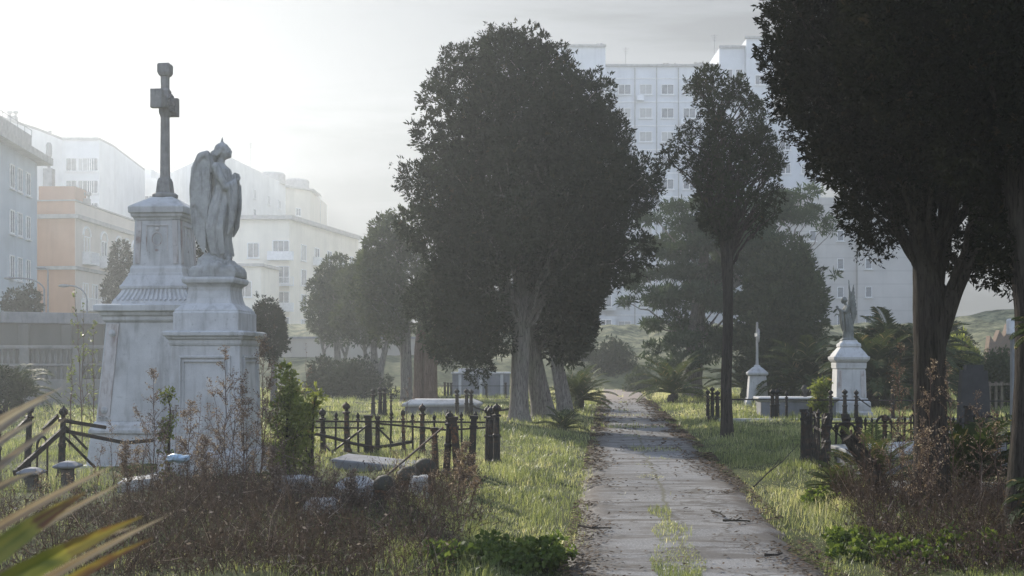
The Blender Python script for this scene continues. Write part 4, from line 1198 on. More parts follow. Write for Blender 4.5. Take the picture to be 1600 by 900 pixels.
def build_far_angel():
    Y = 40; x = X_(1326, Y)
    T = thing('angel_pedestal', 'squat white marble pedestal with bell shaped cap under the small angel', 'pedestal', (x, Y, -.03), ROT, 'marble grave pedestals')
    m = M['marble']
    s = Y / F
    def z(py): return H - (py - 563) * s
    k = 1.22
    MB().loft([(-.1, .62), (z(642), .62), (z(640), .58), (z(626), .57), (z(624), .52), (z(620), .49)]).build('base', m, T, bevel=.012)
    MB().loft([(z(620), .455), (z(575), .425), (z(574), .455), (z(566), .465), (z(565), .44)]).build('die', m, T, bevel=.01)
    pilasters('pilaster', M['rust_stain'], T, .006, z(618), z(577), .453, .428, .12, .02)
    MB().loft([(z(565), .46), (z(563), .50), (z(560), .545), (z(556), .55), (z(555), .50), (z(550), .44), (z(545), .36), (z(541), .30), (z(540), .33), (z(536), .32), (z(533), .24), (z(530), .22)]).build('cap', m, T, bevel=.008)
    A = thing('angel_statue', 'small weathered angel with wings raised high on the far pedestal', 'statue', (x - .02, Y, z(531) - .03), ROT + PI, 'angel statues')
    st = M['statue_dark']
    b = MB()
    b.loft([(0, .22), (.05, .22), (.08, .17)])
    robe(b, [(.06, 0, 0, .17, .17), (.3, -.01, 0, .15, .15), (.55, .0, 0, .155, .16), (.72, .03, 0, .13, .14), (.85, .05, 0, .115, .13), (1.0, .05, 0, .12, .15), (1.1, .03, 0, .07, .1)], 9, .13)
    b.chain([(.02, -.13, 1.06), (.02, .13, 1.06)], [.06, .06]); b.chain([(.04, 0, 1.06), (.09, 0, 1.18)], [.05, .042])
    for sy in (-1, 1):
        b.chain([(.02, .14 * sy, 1.06), (.10, .17 * sy, .90), (.20, .13 * sy, .92)], [.052, .046, .042])
        b.chain([(.20, .13 * sy, .92), (.30, .05 * sy, 1.0)], [.042, .030]); add_hand(b, (.30, .05 * sy, 1.0), (.5, 0, .8), (0, -sy, 0), .07, .3)
        b.chain([(.20, .13 * sy, .90), (.19, .14 * sy, .6), (.14, .13 * sy, .3)], [.05, .045, .02])
    b.chain([(.26, .0, .80), (.36, .0, .84), (.42, 0, .76)], [.03, .022, .012])
    add_head(b, (.13, 0, 1.26), .092, math.radians(-14), False)
    skin(b, 'figure', st, A, voxel=.014, sm=2)
    for sy in (-1, 1):
        rows = []
        for k in range(8):
            t = k / 7
            rows.append(((-.06 - .10 * t, .10 * sy, 1.02 - .08 * k), (-.10 - .10 * t + .11 * sy, .16 * sy, 1.86 - .12 * k + .07 * sy), .030, .014))
        for k in range(6):
            rows.append(((-.05 - .02 * k, .10 * sy, .98 - .05 * k), (-.15 - .02 * k, .15 * sy, 1.36 - .10 * k), .034, .022))
        w = feather_wing(sy, rows)
        w.chain([(-.02, .07 * sy, .98), (-.06, .11 * sy, 1.2), (-.08, .14 * sy, 1.5)], [.045, .045, .03])
        skin(w, 'wing', st, A, voxel=.014, sm=1, disp=.003)

def build_far_cross():
    Y = 50; x = X_(1183, Y); s = Y / F
    def z(py): return H - (py - 563) * s
    T = thing('cross_pedestal', 'small tapering pale pedestal carrying the thin far cross', 'pedestal', (x, Y, -.03), ROT, 'marble grave pedestals')
    MB().loft([(-.1, .47), (z(628), .47), (z(624), .44), (z(620), .41)]).build('base', M['marble'], T, bevel=.01)
    MB().loft([(z(620), .385), (z(586), .315)]).build('die', M['marble'], T, bevel=.01)
    MB().loft([(z(586), .33), (z(584), .385), (z(581), .39), (z(579), .33), (z(576), .25), (z(573), .17), (z(572), .12), (z(570), .11), (z(569), .08)]).build('cap', M['marble'], T, bevel=.006)
    C = thing('stone_cross', 'thin sunlit stone cross on the far pedestal behind the iron railing', 'cross', (x, Y, -.03), ROT)
    MB().loft([(z(570), .06), (z(560), .045), (z(504), .038), (z(502), .03)]).build('shaft', M['marble_white'], C, bevel=.006)
    a = MB(); a.box((0, 0, z(522)), (.08, .80, .11)); a.box((0, .40, z(522)), (.1, .07, .16)); a.box((0, -.40, z(522)), (.1, .07, .16))
    a.build('arm', M['marble_white'], C, bevel=.006)
    w = MB().lathe([(.0, 0), (.001, 0)], n=4)
    pts = [(.05, .18 * math.cos(t), z(523) + .24 * math.sin(t)) for t in np.linspace(0, 2 * PI, 21)]
    MB().tube(pts, .035, 7, False).build('wreath', M['marble_white'], C, smooth=True)
# ------------------------------------------------------------------ buildings
def prism(mb, poly, z0, z1):
    n = len(poly)
    vs = [(x, y, z0) for x, y in poly] + [(x, y, z1) for x, y in poly]
    fs = [(k, (k + 1) % n, (k + 1) % n + n, k + n) for k in range(n)] + [tuple(range(n - 1, -1, -1)), tuple(range(n, 2 * n))]
    return mb.add(vs, fs)

_WIN = {}
def window(parent, a, b, f, z, w, h, kind='window', mat='glass', sill=True, mull=1):
    """a window on the facade line a->b at fraction f, sill height z"""
    a = Vector((a[0], a[1], 0)); b = Vector((b[0], b[1], 0)); d = (b - a).normalized()
    p = a.lerp(b, f) + Vector((0, 0, z))
    rz = math.atan2(d.y, d.x)
    key = (round(w, 2), round(h, 2), mat, sill, mull)
    if key not in _WIN:
        fr = MB(); t = min(.09, w * .09)
        fr.box((-w / 2 + t / 2, -.05, h / 2), (t, .10, h)); fr.box((w / 2 - t / 2, -.05, h / 2), (t, .10, h))
        fr.box((0, -.05, t / 2), (w - 2 * t, .10, t)); fr.box((0, -.05, h - t / 2), (w - 2 * t, .10, t))
        for k in range(mull): fr.box((-w / 2 + w * (k + 1) / (mull + 1), -.05, h / 2), (t * .8, .09, h - 2 * t))
        if sill: fr.box((0, -.06, -.06), (w + .24, .22, .08))
        pn = MB().box((0, -.02, h / 2), (w - 2 * t + .02, .03, h - 2 * t + .02))
        _WIN[key] = (fr.mesh('window'), pn.mesh('pane'))
        _WIN[key][0].materials.append(M['frame']); _WIN[key][1].materials.append(M[mat])
    o = bpy.data.objects.new(kind, _WIN[key][0]); COL.objects.link(o); o.parent = parent
    o.location = p; o.rotation_euler = (0, 0, rz)
    g = bpy.data.objects.new('pane', _WIN[key][1]); COL.objects.link(g); g.parent = o
    return o

def railing_balcony(parent, a, b, f, z, w, mat='frame', solid=False):
    a = Vector((a[0], a[1], 0)); b = Vector((b[0], b[1], 0)); d = (b - a).normalized()
    p = a.lerp(b, f) + Vector((0, 0, z)); rz = math.atan2(d.y, d.x)
    mb = MB().box((0, -.40, 0), (w, .85, .14))
    mb.box((0, -.80, 1.0), (w, .05, .06))
    if solid: mb.box((0, -.80, .52), (w, .04, .9))
    else:
        n = max(4, int(w / .16))
        for k in range(n + 1): mb.box((-w / 2 + w * k / n, -.80, .52), (.03, .03, .92))
    for sx in (-1, 1): mb.box((sx * w / 2, -.42, 1.0), (.05, .72, .06)); mb.box((sx * (w / 2 - .01), -.42, .52), (.03, .70, .9))
    o = mb.build('balcony', M[mat], parent, p, rz); return o

def chimney(parent, x, y, z, w=.9, h=1.6, pots=2):
    mb = MB().box((x, y, z + h / 2), (w, w, h))
    for k in range(pots):
        xx = x + (k - (pots - 1) / 2) * w * .75
        mb.lathe([(w * .16, 0), (w * .16, h * .3), (w * .34, h * .35), (w * .34, h * .62), (w * .2, h * .7)], (xx, y, z + h), 10)
    return mb.build('chimney', M['tank'], parent)

def antenna(parent, x, y, z, h=3):
    mb = MB().tube([(x, y, z), (x, y, z + h)], .035, 5)
    for k in range(4): mb.box((x, y, z + h - .15 - .22 * k), (.9 - .12 * k, .03, .03))
    mb.box((x, y, z + h - .45), (.03, .9, .03))
    return mb.build('antenna', M['steel'], parent)

def P2(px, Y): return (X_(px, Y), Y)
def build_buildings():
    w_blue = mat_wall('pale_blue_render', (.48, .54, .60), .3)
    w_orange = mat_wall('orange_render', (.44, .275, .19), .4, None)
    w_salmon = mat_wall('salmon_render', (.60, .54, .48), .3)
    w_white = mat_wall('white_tower_render', (.74, .74, .74), .25)
    w_pale = mat_wall('pale_render', (.72, .72, .71), .25)
    w_yellow = mat_wall('cream_render', (.78, .73, .62), .25)
    w_beige = mat_wall('beige_render', (.62, .57, .48), .3)
    w_tower = mat_wall('blue_white_render', (.63, .65, .68), .35)
    w_grey = mat_wall('grey_beige_render', (.52, .50, .48), .4, .22)
    # 1. pale blue block at the far left; its long side runs with the cemetery
    T = thing('apartment_building', 'pale blue apartment block with a jutting flat roof at the far left', 'building', (0, 0, 0), 0, 'apartment blocks around the cemetery')
    a, b = P2(-45, 84), P2(58, 100)
    nx = Vector((b[1] - a[1], -(b[0] - a[0]), 0)).normalized()
    a0 = (a[0] - 14, a[1] + .5); b0 = (b[0] - 14, b[1] + .5)
    prism(MB(), [a, b, b0, a0], 0, 17.2).build('wall', w_blue, T)
    dl = Vector((b[0] - a[0], b[1] - a[1], 0)).normalized()
    r = MB(); o1 = Vector((*b, 0)) + dl * 1.3 + nx * .9; o0 = Vector((*a, 0)) - dl * 1 + nx * .9
    prism(r, [(o0.x, o0.y), (o1.x, o1.y), (b0[0], b0[1] + 1.3), (a0[0], a0[1] - 1)], 17.2, 17.75)
    i1 = Vector((*b, 0)) - dl * .8 - nx * .2; i0 = Vector((*a, 0)) - nx * .2
    prism(r, [(i0.x, i0.y), (i1.x, i1.y), (b0[0], b0[1] - .8), (a0[0], a0[1])], 17.75, 19.2)
    r.build('roof', M['tank'], T)
    rl = MB(); rl.tube([(i0.x, i0.y, 19.6), (i1.x, i1.y, 19.6)], .03, 5)
    for k in range(9): rl.tube([(i0.x + (i1.x - i0.x) * k / 8, i0.y + (i1.y - i0.y) * k / 8, 19.1), (i0.x + (i1.x - i0.x) * k / 8, i0.y + (i1.y - i0.y) * k / 8, 19.6)], .025, 5)
    rl.build('roof_railing', M['steel'], T)
    for zz in (14.3, 11.0, 7.7, 4.4):
        for px in (18, 30, 43):
            # fraction along the facade that projects to this pixel
            f = min(((abs((a[0] + (b[0] - a[0]) * q) / (a[1] + (b[1] - a[1]) * q) * F + 800 - px)), q) for q in np.linspace(0, 1, 400))[1]
            window(T, a, b, f, zz, 1.15, 1.75, mull=1)
    # 2. orange and salmon block
    T = thing('apartment_building', 'orange and salmon block with arched balcony windows, left of the cross', 'building', (0, 0, 0), 0, 'apartment blocks around the cemetery')
    a, b, c = P2(40, 110.5), P2(117, 110), P2(215, 127)
    prism(MB(), [a, b, (b[0] + .03, b[1] + .3), (a[0], a[1] + 14)], 0, 15.5).build('gable_wall', w_orange, T)
    e = (b[0] + .05, b[1] + .02)
    prism(MB(), [(b[0] - .4, b[1] + .05), e, c, (c[0] - 12, c[1] + 2), (a[0] + 1, a[1] + 13.5)], 0, 15.45).build('wall', w_salmon, T)
    cn = MB()
    for z_, h_, d_ in ((14.0, .35, .35), (9.6, .3, .22), (15.5, .12, .12)):
        nb = Vector((c[1] - b[1], -(c[0] - b[0]), 0)).normalized()
        p0 = Vector((*b, 0)) + nb * d_; p1 = Vector((*c, 0)) + nb * d_
        prism(cn, [(a[0], a[1] - d_), (b[0] + d_, b[1] - d_), (p1.x, p1.y), (c[0] - 1, c[1] + .2), (b[0] - .6, b[1] + .6), (a[0], a[1] + .5)], z_, z_ + h_)
    cn.build('cornice', M['tank'], T)
    MB().box((X_(92, 113), 114, 16.0), (3.2, 3, 2.2)).build('roof_hut', w_orange, T)
    chimney(T, X_(70, 112), 113, 15.4, .8, 3.3, 1); chimney(T, X_(134, 115), 115, 15.4, .7, .9, 2)
    for f, w in ((.16, 1.5), (.42, 1.5), (.66, 1.3), (.80, 1.3), (.93, 1.3)):
        window(T, b, c, f, 10.3, w, 2.4, mull=1); railing_balcony(T, b, c, f, 10.25, w + .7)
        ar = MB(); d = (Vector((*c, 0)) - Vector((*b, 0))).normalized(); p = Vector((*b, 0)).lerp(Vector((*c, 0)), f)
        nb = Vector((d.y, -d.x, 0))
        ar.tube([p + d * (math.cos(t) * (w / 2 + .15)) + nb * .05 + Vector((0, 0, 12.75 + .75 * math.sin(t))) for t in np.linspace(0, PI, 12)], .12, 6)
        ar.build('window_arch', M['frame'], T)
    for f in (.14, .28, .42): window(T, b, c, f, 6.3, 1.35, 2.3, mull=1)
    railing_balcony(T, b, c, .28, 6.2, 7.0)
    for f in (.62, .76, .90): window(T, b, c, f, 6.3, 1.3, 2.0, mull=1)
    for f in (.2, .45, .7, .9): window(T, b, c, f, 2.6, 1.3, 2.0, mull=1)
    # 3. white faceted tower behind
    T = thing('apartment_building', 'white faceted tower block standing behind the orange building', 'building', (0, 0, 0), 0, 'apartment blocks around the cemetery')
    pts = [P2(-40, 150), P2(10, 158), P2(60, 165), P2(97, 172), P2(155, 172), P2(178, 178)]
    back = [(pts[-1][0] - 2, 200), (pts[0][0] - 8, 200)]
    prism(MB(), pts + back, 0, 31.4).build('wall', w_white, T)
    prism(MB(), [(p[0], p[1] - .18) for p in pts] + back, 31.4, 31.75).build('parapet', M['tank'], T)
    chimney(T, X_(15, 160), 161, 31.5, 1.0, 1.0, 2); chimney(T, X_(74, 172), 173, 31.5, .8, .8, 1)
    for k in range(6):
        z = 27.2 - 3.0 * k
        window(T, pts[3], pts[4], .25, z, 1.5, 1.8, mull=1)
        window(T, pts[3], pts[4], .62, z, 1.9, 1.8, mull=2, mat='glass' if k % 3 else 'glass_pale')
        window(T, pts[3], pts[4], .86, z, 1.2, 1.8)
        window(T, pts[1], pts[2], .45, z, 1.6, 1.8, mat='glass_pale' if k % 2 else 'glass')
        window(T, pts[2], pts[3], .4, z, 1.5, 1.8)
    # 4. two pale stepped blocks in the fog
    T = thing('apartment_building', 'faint pale block just left of the stone cross shaft, in fog', 'building', (0, 0, 0), 0, 'apartment blocks around the cemetery')
    a, b = P2(180, 205), P2(246, 205)
    prism(MB(), [a, b, (b[0], 220), (a[0], 220)], 0, 31.0).build('wall', w_pale, T)
    prism(MB(), [P2(190, 206), P2(236, 206), (X_(236, 206), 215), (X_(190, 206), 215)], 31.0, 32.6).build('roof_hut', w_pale, T)
    for k in range(4):
        for f in (.2, .5, .8): window(T, a, b, f, 26.5 - 3 * k, 1.6, 1.7)
    T = thing('apartment_building', 'faint lower block between the cross and the angel, in fog', 'building', (0, 0, 0), 0, 'apartment blocks around the cemetery')
    a, b = P2(262, 225), P2(330, 225)
    prism(MB(), [a, b, (b[0], 240), (a[0], 240)], 0, 32.5).build('wall', w_pale, T); antenna(T, X_(273, 226), 226, 32.5, 4)
    for k in range(3):
        for f in (.2, .5, .8): window(T, a, b, f, 27.5 - 3 * k, 1.6, 1.7)
    # 5. tall stepped block behind the cream building
    T = thing('apartment_building', 'tall pale block with round roof tanks behind the cream building', 'building', (0, 0, 0), 0, 'apartment blocks around the cemetery')
    a, b, c = P2(340, 186), P2(446, 221), P2(485, 226)
    prism(MB(), [a, (b[0], b[1]), (b[0] - 6, b[1] + 24), (a[0] - 14, a[1] + 24)], 0, 32.2).build('wall', w_pale, T)
    prism(MB(), [(b[0] + .02, b[1] + .05), c, (c[0], c[1] + 20), (b[0] + .02, b[1] + 20)], 0, 31.7).build('side_wall', w_beige, T)
    prism(MB(), [(b[0] + .1, b[1] - .5), (c[0] + .7, c[1] - .5), (c[0] + .7, c[1] + 8), (b[0] + .1, b[1] + 8)], 31.7, 32.0).build('parapet', M['tank'], T)
    for k in range(5):
        for f in (.25, .5, .72, .9): window(T, a, b, f, 27.5 - 3.1 * k, 1.5, 1.5, mull=1, mat='glass_pale' if (k + int(f * 10)) % 2 else 'glass')
        window(T, (b[0], b[1] + .05), (c[0], c[1] + .05), .5, 27.0 - 3.1 * k, 1.3, 1.4)
    for px, Yt in ((425, 219), (463, 227)):
        MB().lathe([(2.3, 0), (2.3, 1.6), (2.0, 1.9), (.4, 2.2)], (X_(px, Yt), Yt, 31.9), 20).build('water_tank', M['tank'], T, smooth=False)
    antenna(T, X_(392, 205), 205, 32.2, 4.5); antenna(T, X_(498, 226), 228, 22, 9)
    # 6. cream building
    T = thing('apartment_building', 'cream stucco building with balconies, glowing in fog right of the angel', 'building', (0, 0, 0), 0, 'apartment blocks around the cemetery')
    a, b, c = P2(335, 160), P2(452, 160), P2(560, 187)
    prism(MB(), [a, b, c, (c[0] - 10, c[1] + 4), (a[0], a[1] + 22)], 0, 19.4).build('wall', w_yellow, T)
    cn = MB()
    prism(cn, [(a[0], a[1] - .5), (b[0] + .5, b[1] - .5), (c[0] + .6, c[1]), (c[0] - 1, c[1] + 1), (b[0] - 1, b[1] + 1), (a[0], a[1] + 1)], 19.4, 19.9)
    cn.build('cornice', M['tank'], T)
    prism(MB(), [P2(560, 187.5), P2(584, 188), (X_(584, 188), 196), (X_(560, 187.5), 196)], 0, 16.4).build('side_wing', w_pale, T)
    for k in range(5):
        z = 14.6 - 3.2 * k
        window(T, a, b, .89, z, 2.1, 2.2, mull=2); railing_balcony(T, a, b, .89, z - .25, 3.2, 'frame', k % 2 == 0)
        window(T, a, b, .52, z, 1.5, 1.9, mat='glass_pale' if k % 2 else 'glass')
        for i, f in enumerate((.18, .36, .54, .72, .88)):
            window(T, b, c, f, z, 1.8, 2.1, mull=1, mat='glass_pale' if (i + k) % 3 == 0 else 'glass')
            if i in (1, 3): railing_balcony(T, b, c, f, z - .25, 3.0, 'frame', True)
    T = thing('apartment_building', 'low cream house standing in front of the cream building', 'building', (0, 0, 0), 0, 'apartment blocks around the cemetery')
    a, b, c = P2(345, 150), P2(408, 150), P2(436, 157)
    prism(MB(), [a, b, c, (c[0] - 6, c[1] + 2), (a[0], a[1] + 8)], 0, 12.8).build('wall', w_yellow, T)
    prism(MB(), [(a[0], a[1] - .3), (b[0] + .3, b[1] - .3), (c[0] + .3, c[1]), (c[0] - 5, c[1] + 2)], 12.8, 13.15).build('cornice', M['tank'], T)
    for zz in (9.2, 6.0): window(T, a, b, .6, zz, 1.6, 1.9)
    # 7. the big pale tower block on the right
    T = thing('apartment_building', 'large blue-white tower block rising behind the slim cypress', 'building', (0, 0, 0), 0, 'apartment blocks around the cemetery')
    Y = 165; s = Y / F
    def z(py): return H - (py - 563) * s
    a, b = P2(800, Y), P2(1124, Y)
    prism(MB(), [a, b, (b[0], Y + 18), (a[0], Y + 18)], 0, z(104)).build('wall', w_tower, T)
    t0, t1 = P2(872, Y - .6), P2(946, Y - .6)
    prism(MB(), [t0, t1, (t1[0], Y + 6), (t0[0], Y + 6)], 3, z(75)).build('stair_tower', w_tower, T)
    r0, r1, r2 = P2(1124, Y - .4), P2(1164, Y - .4), P2(1262, Y + 7)
    prism(MB(), [r0, r1, (r1[0], Y + 10), (r0[0], Y + 10)], 3, z(76)).build('lift_tower', w_tower, T)
    prism(MB(), [(r1[0] + .03, Y - 1.2), (X_(1206, Y), Y - 1.2), (X_(1206, Y), Y + 12), (r1[0] + .03, Y + 12)], 3, z(64)).build('end_tower', w_tower, T)
    prism(MB(), [(X_(1206, Y) + .03, Y + 1), (X_(1285, Y), Y + 1), (X_(1285, Y), Y + 12), (X_(1206, Y) + .03, Y + 12)], 3, z(180)).build('side_wing', w_tower, T)
    pr = MB()
    for (p0, p1, zt) in ((t0, t1, z(75)), (b, P2(947, Y), z(104)), (r0, r1, z(76)), (P2(1164, Y - 1.2), P2(1206, Y - 1.2), z(64))):
        pr.box(((p0[0] + p1[0]) / 2, p0[1] - .05, zt + .12), (abs(p1[0] - p0[0]) + .2, .35, .3))
    pr.build('parapet', M['tank'], T)
    for px, py, w in ((874, 75, .7), (938, 75, .7), (1042, 103, .6), (1093, 102, .9)): chimney(T, X_(px, Y), Y + 1, z(py), w, .5 if py < 100 else .35, 2)
    chimney(T, X_(1056, Y), Y + 1, z(103), .5, .35, 1); chimney(T, X_(1198, Y), Y, z(64), .8, .8, 1)
    for k in range(11):
        zz = z(148) - k * 3.05
        for i, px in enumerate((1008 - 33 * 4, 1008 - 66 - 33, 976, 1009, 1043, 1077, 1108)):
            if 872 - 10 < px < 950 and k == 0 and px < 930: continue
            f = (X_(px, Y) - a[0]) / (b[0] - a[0])
            sh = (i * 7 + k * 5 + (i * k) % 3) % 5 < 2
            window(T, (a[0], Y - .62 if px < 950 else Y), (b[0], Y - .62 if px < 950 else Y), f, zz, 1.65, 1.35, mull=1, mat='glass_pale' if sh else 'glass')
        bx = MB().box((X_(945, Y), Y - 1.0, zz + .75), (2.6, 1.4, 2.3)); bx.build('bay', w_tower, T)
        window(T, (a[0], Y - 1.72), (b[0], Y - 1.72), (X_(945, Y) - a[0]) / (b[0] - a[0]), zz, 1.5, 1.5, mull=1)
        if k < 9: window(T, r0, r1, .4, zz + 2.0, .8, 1.2, mull=0); window(T, r0, r1, .75, zz + 2.0, .8, 1.2, mull=0)
    tr = MB()
    for k in range(12): tr.box((X_(1035, Y), Y - .03, z(148) + 2.1 - k * 3.05), (X_(1124, Y) - X_(950, Y) - .2, .06, .12))
    tr.build('string_course', M['frame'], T)
    for px in (992, 1026, 1060, 1094): MB().tube([(X_(px, Y), Y - .08, 4), (X_(px, Y), Y - .08, z(106))], .06, 6).build('drainpipe', M['tank'], T)
    rd = random.Random(8)
    for k in range(16):
        MB().box((X_(rd.choice((962, 992, 1026, 1060, 1094)), Y) + .7, Y - .3, z(148) - rd.randrange(10) * 3.05 - .5), (.85, .5, .6)).build('air_conditioner', M['white_paint'], T)
    for k in range(9):
        zz = z(148) - k * 3.05
        window(T, (r1[0], Y - 1.2), (X_(1206, Y), Y - 1.2), .5, zz + 1, 1.3, 1.3, mull=1, mat='glass_pale' if k % 3 == 1 else 'glass')
        window(T, (X_(1206, Y), Y + 1), (X_(1285, Y), Y + 1), .3, zz - 7, 1.4, 1.3, mull=1); window(T, (X_(1206, Y), Y + 1), (X_(1285, Y), Y + 1), .72, zz - 7, 1.4, 1.3, mull=1, mat='glass_pale')
    antenna(T, X_(1120, Y), Y + 2, z(78), 2.5); antenna(T, X_(980, Y), Y + 2, z(104), 3)
    # 8. grey-beige block with small windows
    T = thing('apartment_building', 'grey-beige slab with small white framed windows behind the small angel', 'building', (0, 0, 0), 0, 'apartment blocks around the cemetery')
    Y = 138; s = Y / F
    a, b, c = P2(1200, Y), P2(1338, Y), P2(1462, Y + 1)
    prism(MB(), [a, b, (b[0], Y + 16), (a[0], Y + 16)], 0, z(255) * .84).build('wall', w_grey, T)
    prism(MB(), [(b[0] + .03, Y - .5), (c[0], Y - .5), (c[0], Y + 16), (b[0] + .03, Y + 16)], 0, z(262) * .84).build('side_wing', w_grey, T)
    for k in range(7):
        zz = H - (465 - 563) * s - 3.05 * (k - 1) + 3.05 - 3.05
        zz = H - (465 - 563) * s + 3.05 * (k - 2)
        for px in (1270, 1313): window(T, a, b, (X_(px, Y) - a[0]) / (b[0] - a[0]), zz, .72, 1.15, mull=0)
        window(T, (b[0], Y - .5), (c[0], Y - .5), (X_(1355, Y) - b[0]) / (c[0] - b[0]), zz, .72, 1.15, mull=0)
        window(T, (b[0], Y - .5), (c[0], Y - .5), (X_(1440, Y) - b[0]) / (c[0] - b[0]), zz, .72, 1.15, mull=0)
    # boundary wall with coping and its balustrade, left
    T = thing('boundary_wall', 'long grey boundary wall with pale coping at the far left', 'wall', (0, 0, 0))
    Y = 55; wl = mat_wall('boundary_render', (.15, .145, .13), .6)
    L0, L1 = X_(-160, Y), X_(172, Y + 4)
    mb = MB(); prism(mb, [(L0, Y - 1), (L1, Y + 4), (L1, Y + 4.4), (L0, Y - .6)], -.3, 3.45); mb.build('wall', wl, T)
    cp = MB(); prism(cp, [(L0, Y - 1.15), (L1 + .1, Y + 3.85), (L1 + .1, Y + 4.55), (L0, Y - .45)], 3.45, 3.95); cp.build('coping', M['slab_grey'], T, bevel=.03)
    for k in range(6):
        f = k / 5; xx = L0 + (L1 - L0) * f; yy = Y - 1 + 5 * f
        MB().box((xx, yy - .12, 1.65), (.45, .3, 3.5)).build('pilaster', wl, T, bevel=.02)
    T = thing('balustrade', 'pale stone balustrade of small pillars in front of the boundary wall', 'balustrade', (0, 0, 0))
    Y = 50; zb = 1.05; zt = H - (545 - 563) * Y / F
    st = mat_stone('balustrade_stone', (.26, .255, .24), (.15, .15, .145), scale=.8)
    MB().box((X_(78, Y), Y, .5), (6.2, .4, 1.1)).build('plinth', st, T, bevel=.02)
    MB().box((X_(78, Y), Y, zt + .06), (6.2, .34, .14)).build('handrail', st, T, bevel=.02)
    MB().box((X_(78, Y), Y, 1.62), (6.2, .28, .10)).build('rail', st, T, bevel=.02)
    for k in range(27):
        xx = X_(78, Y) - 3.0 + 6.0 * k / 26
        if k % 9 == 0: MB().box((xx, Y - .02, (zb + zt) / 2), (.36, .40, zt - zb + .14)).build('pier', st, T, bevel=.02)
        else:
            for z0_, z1_ in ((zb, 1.57), (1.67, zt)):
                h = z1_ - z0_
                MB().lathe([(.05, 0), (.045, h * .1), (.075, h * .35), (.045, h * .75), (.06, h * .9), (.06, h)], (xx, Y, z0_), 8).build('baluster', st, T, smooth=True)
    # low garden wall that closes the meadow
    T = thing('boundary_wall', 'low hazy beige wall closing the meadow behind the hazy trees', 'wall', (0, 0, 0))
    wl2 = mat_wall('far_wall_render', (.42, .38, .33), .35)
    mb = MB(); prism(mb, [P2(395, 88), P2(735, 88), (X_(735, 88), 88.4), (X_(395, 88), 88.4)], -.2, 3.0 + .3); mb.build('wall', wl2, T)
    MB().box((X_(565, 88), 88.2, 3.36), (15.1, .6, .14)).build('coping', M['slab_grey'], T)
    # ruined brick wall at right
    T = thing('ruined_wall', 'ruined orange brick wall beside the nearest trunk at far right', 'wall', (0, 0, 0))
    br = mat_brick('old_brick', (.27, .19, .14), (.22, .18, .145), (.28, .26, .23), 4.0)
    Y = 60; mb = MB(); rd = random.Random(2); x0 = X_(1540, Y)
    n = 12; top = [1.2, 2.9, 2.7, 3.3, 2.8, 3.5, 3.1, 3.55, 2.6, 3.3, 3.5, 3.0, 3.4]
    vs = []
    for k in range(n + 1):
        xx = x0 + k * .22; zt = top[k] + rd.uniform(-.1, .06)
        vs += [(xx, Y, -.3), (xx, Y + .5, -.3), (xx, Y + .5, zt), (xx, Y, zt)]
    fs = [(i * 4 + j, i * 4 + (j + 1) % 4, i * 4 + 4 + (j + 1) % 4, i * 4 + 4 + j) for i in range(n) for j in range(4)] + [(0, 1, 2, 3), (n * 4, n * 4 + 1, n * 4 + 2, n * 4 + 3)]
    mb.add(vs, fs).build('wall', br, T)
    b2 = MB().box((x0 + 1.75, Y - .16, 1.6), (.32, .36, 3.6)); b2.build('buttress', br, T, bevel=.02)
    # street lamps on the road behind the wall
    for (px, Y, ptop, arm_px, arm_py, lab) in ((69, 70, 446, 20, 434, 'street lamp with a long curved arm before the pale blue block'), (75, 86, 420, 68, 418, 'short armed street lamp in front of the orange gable'),
                                              (136, 70, 462, 105, 446, 'street lamp leaning left of the salmon balconies')):
        x = X_(px, Y); T = thing('street_lamp', lab, 'street lamp', (x, Y, 0), 0, 'street lamps behind the boundary wall')
        zt = Z_(ptop, Y); xa = X_(arm_px, Y) - x; za = Z_(arm_py, Y)
        pts = [(0, 0, -.1), (0, 0, zt * .6), (0, 0, zt - .3)] + [tuple(v) for v in bez(Vector((0, 0, zt - .2)), Vector((xa * .12, 0, za)), Vector((xa, 0, za)), 7)]
        MB().tube(pts, [.08, .07, .06] + [.045] * 7, 8).build('pole', M['steel'], T, smooth=True)
        MB().sphere((xa - .18, 0, za - .02), (.32, .13, .09), 10, 8).build('lamp_head', M['steel'], T, smooth=True)
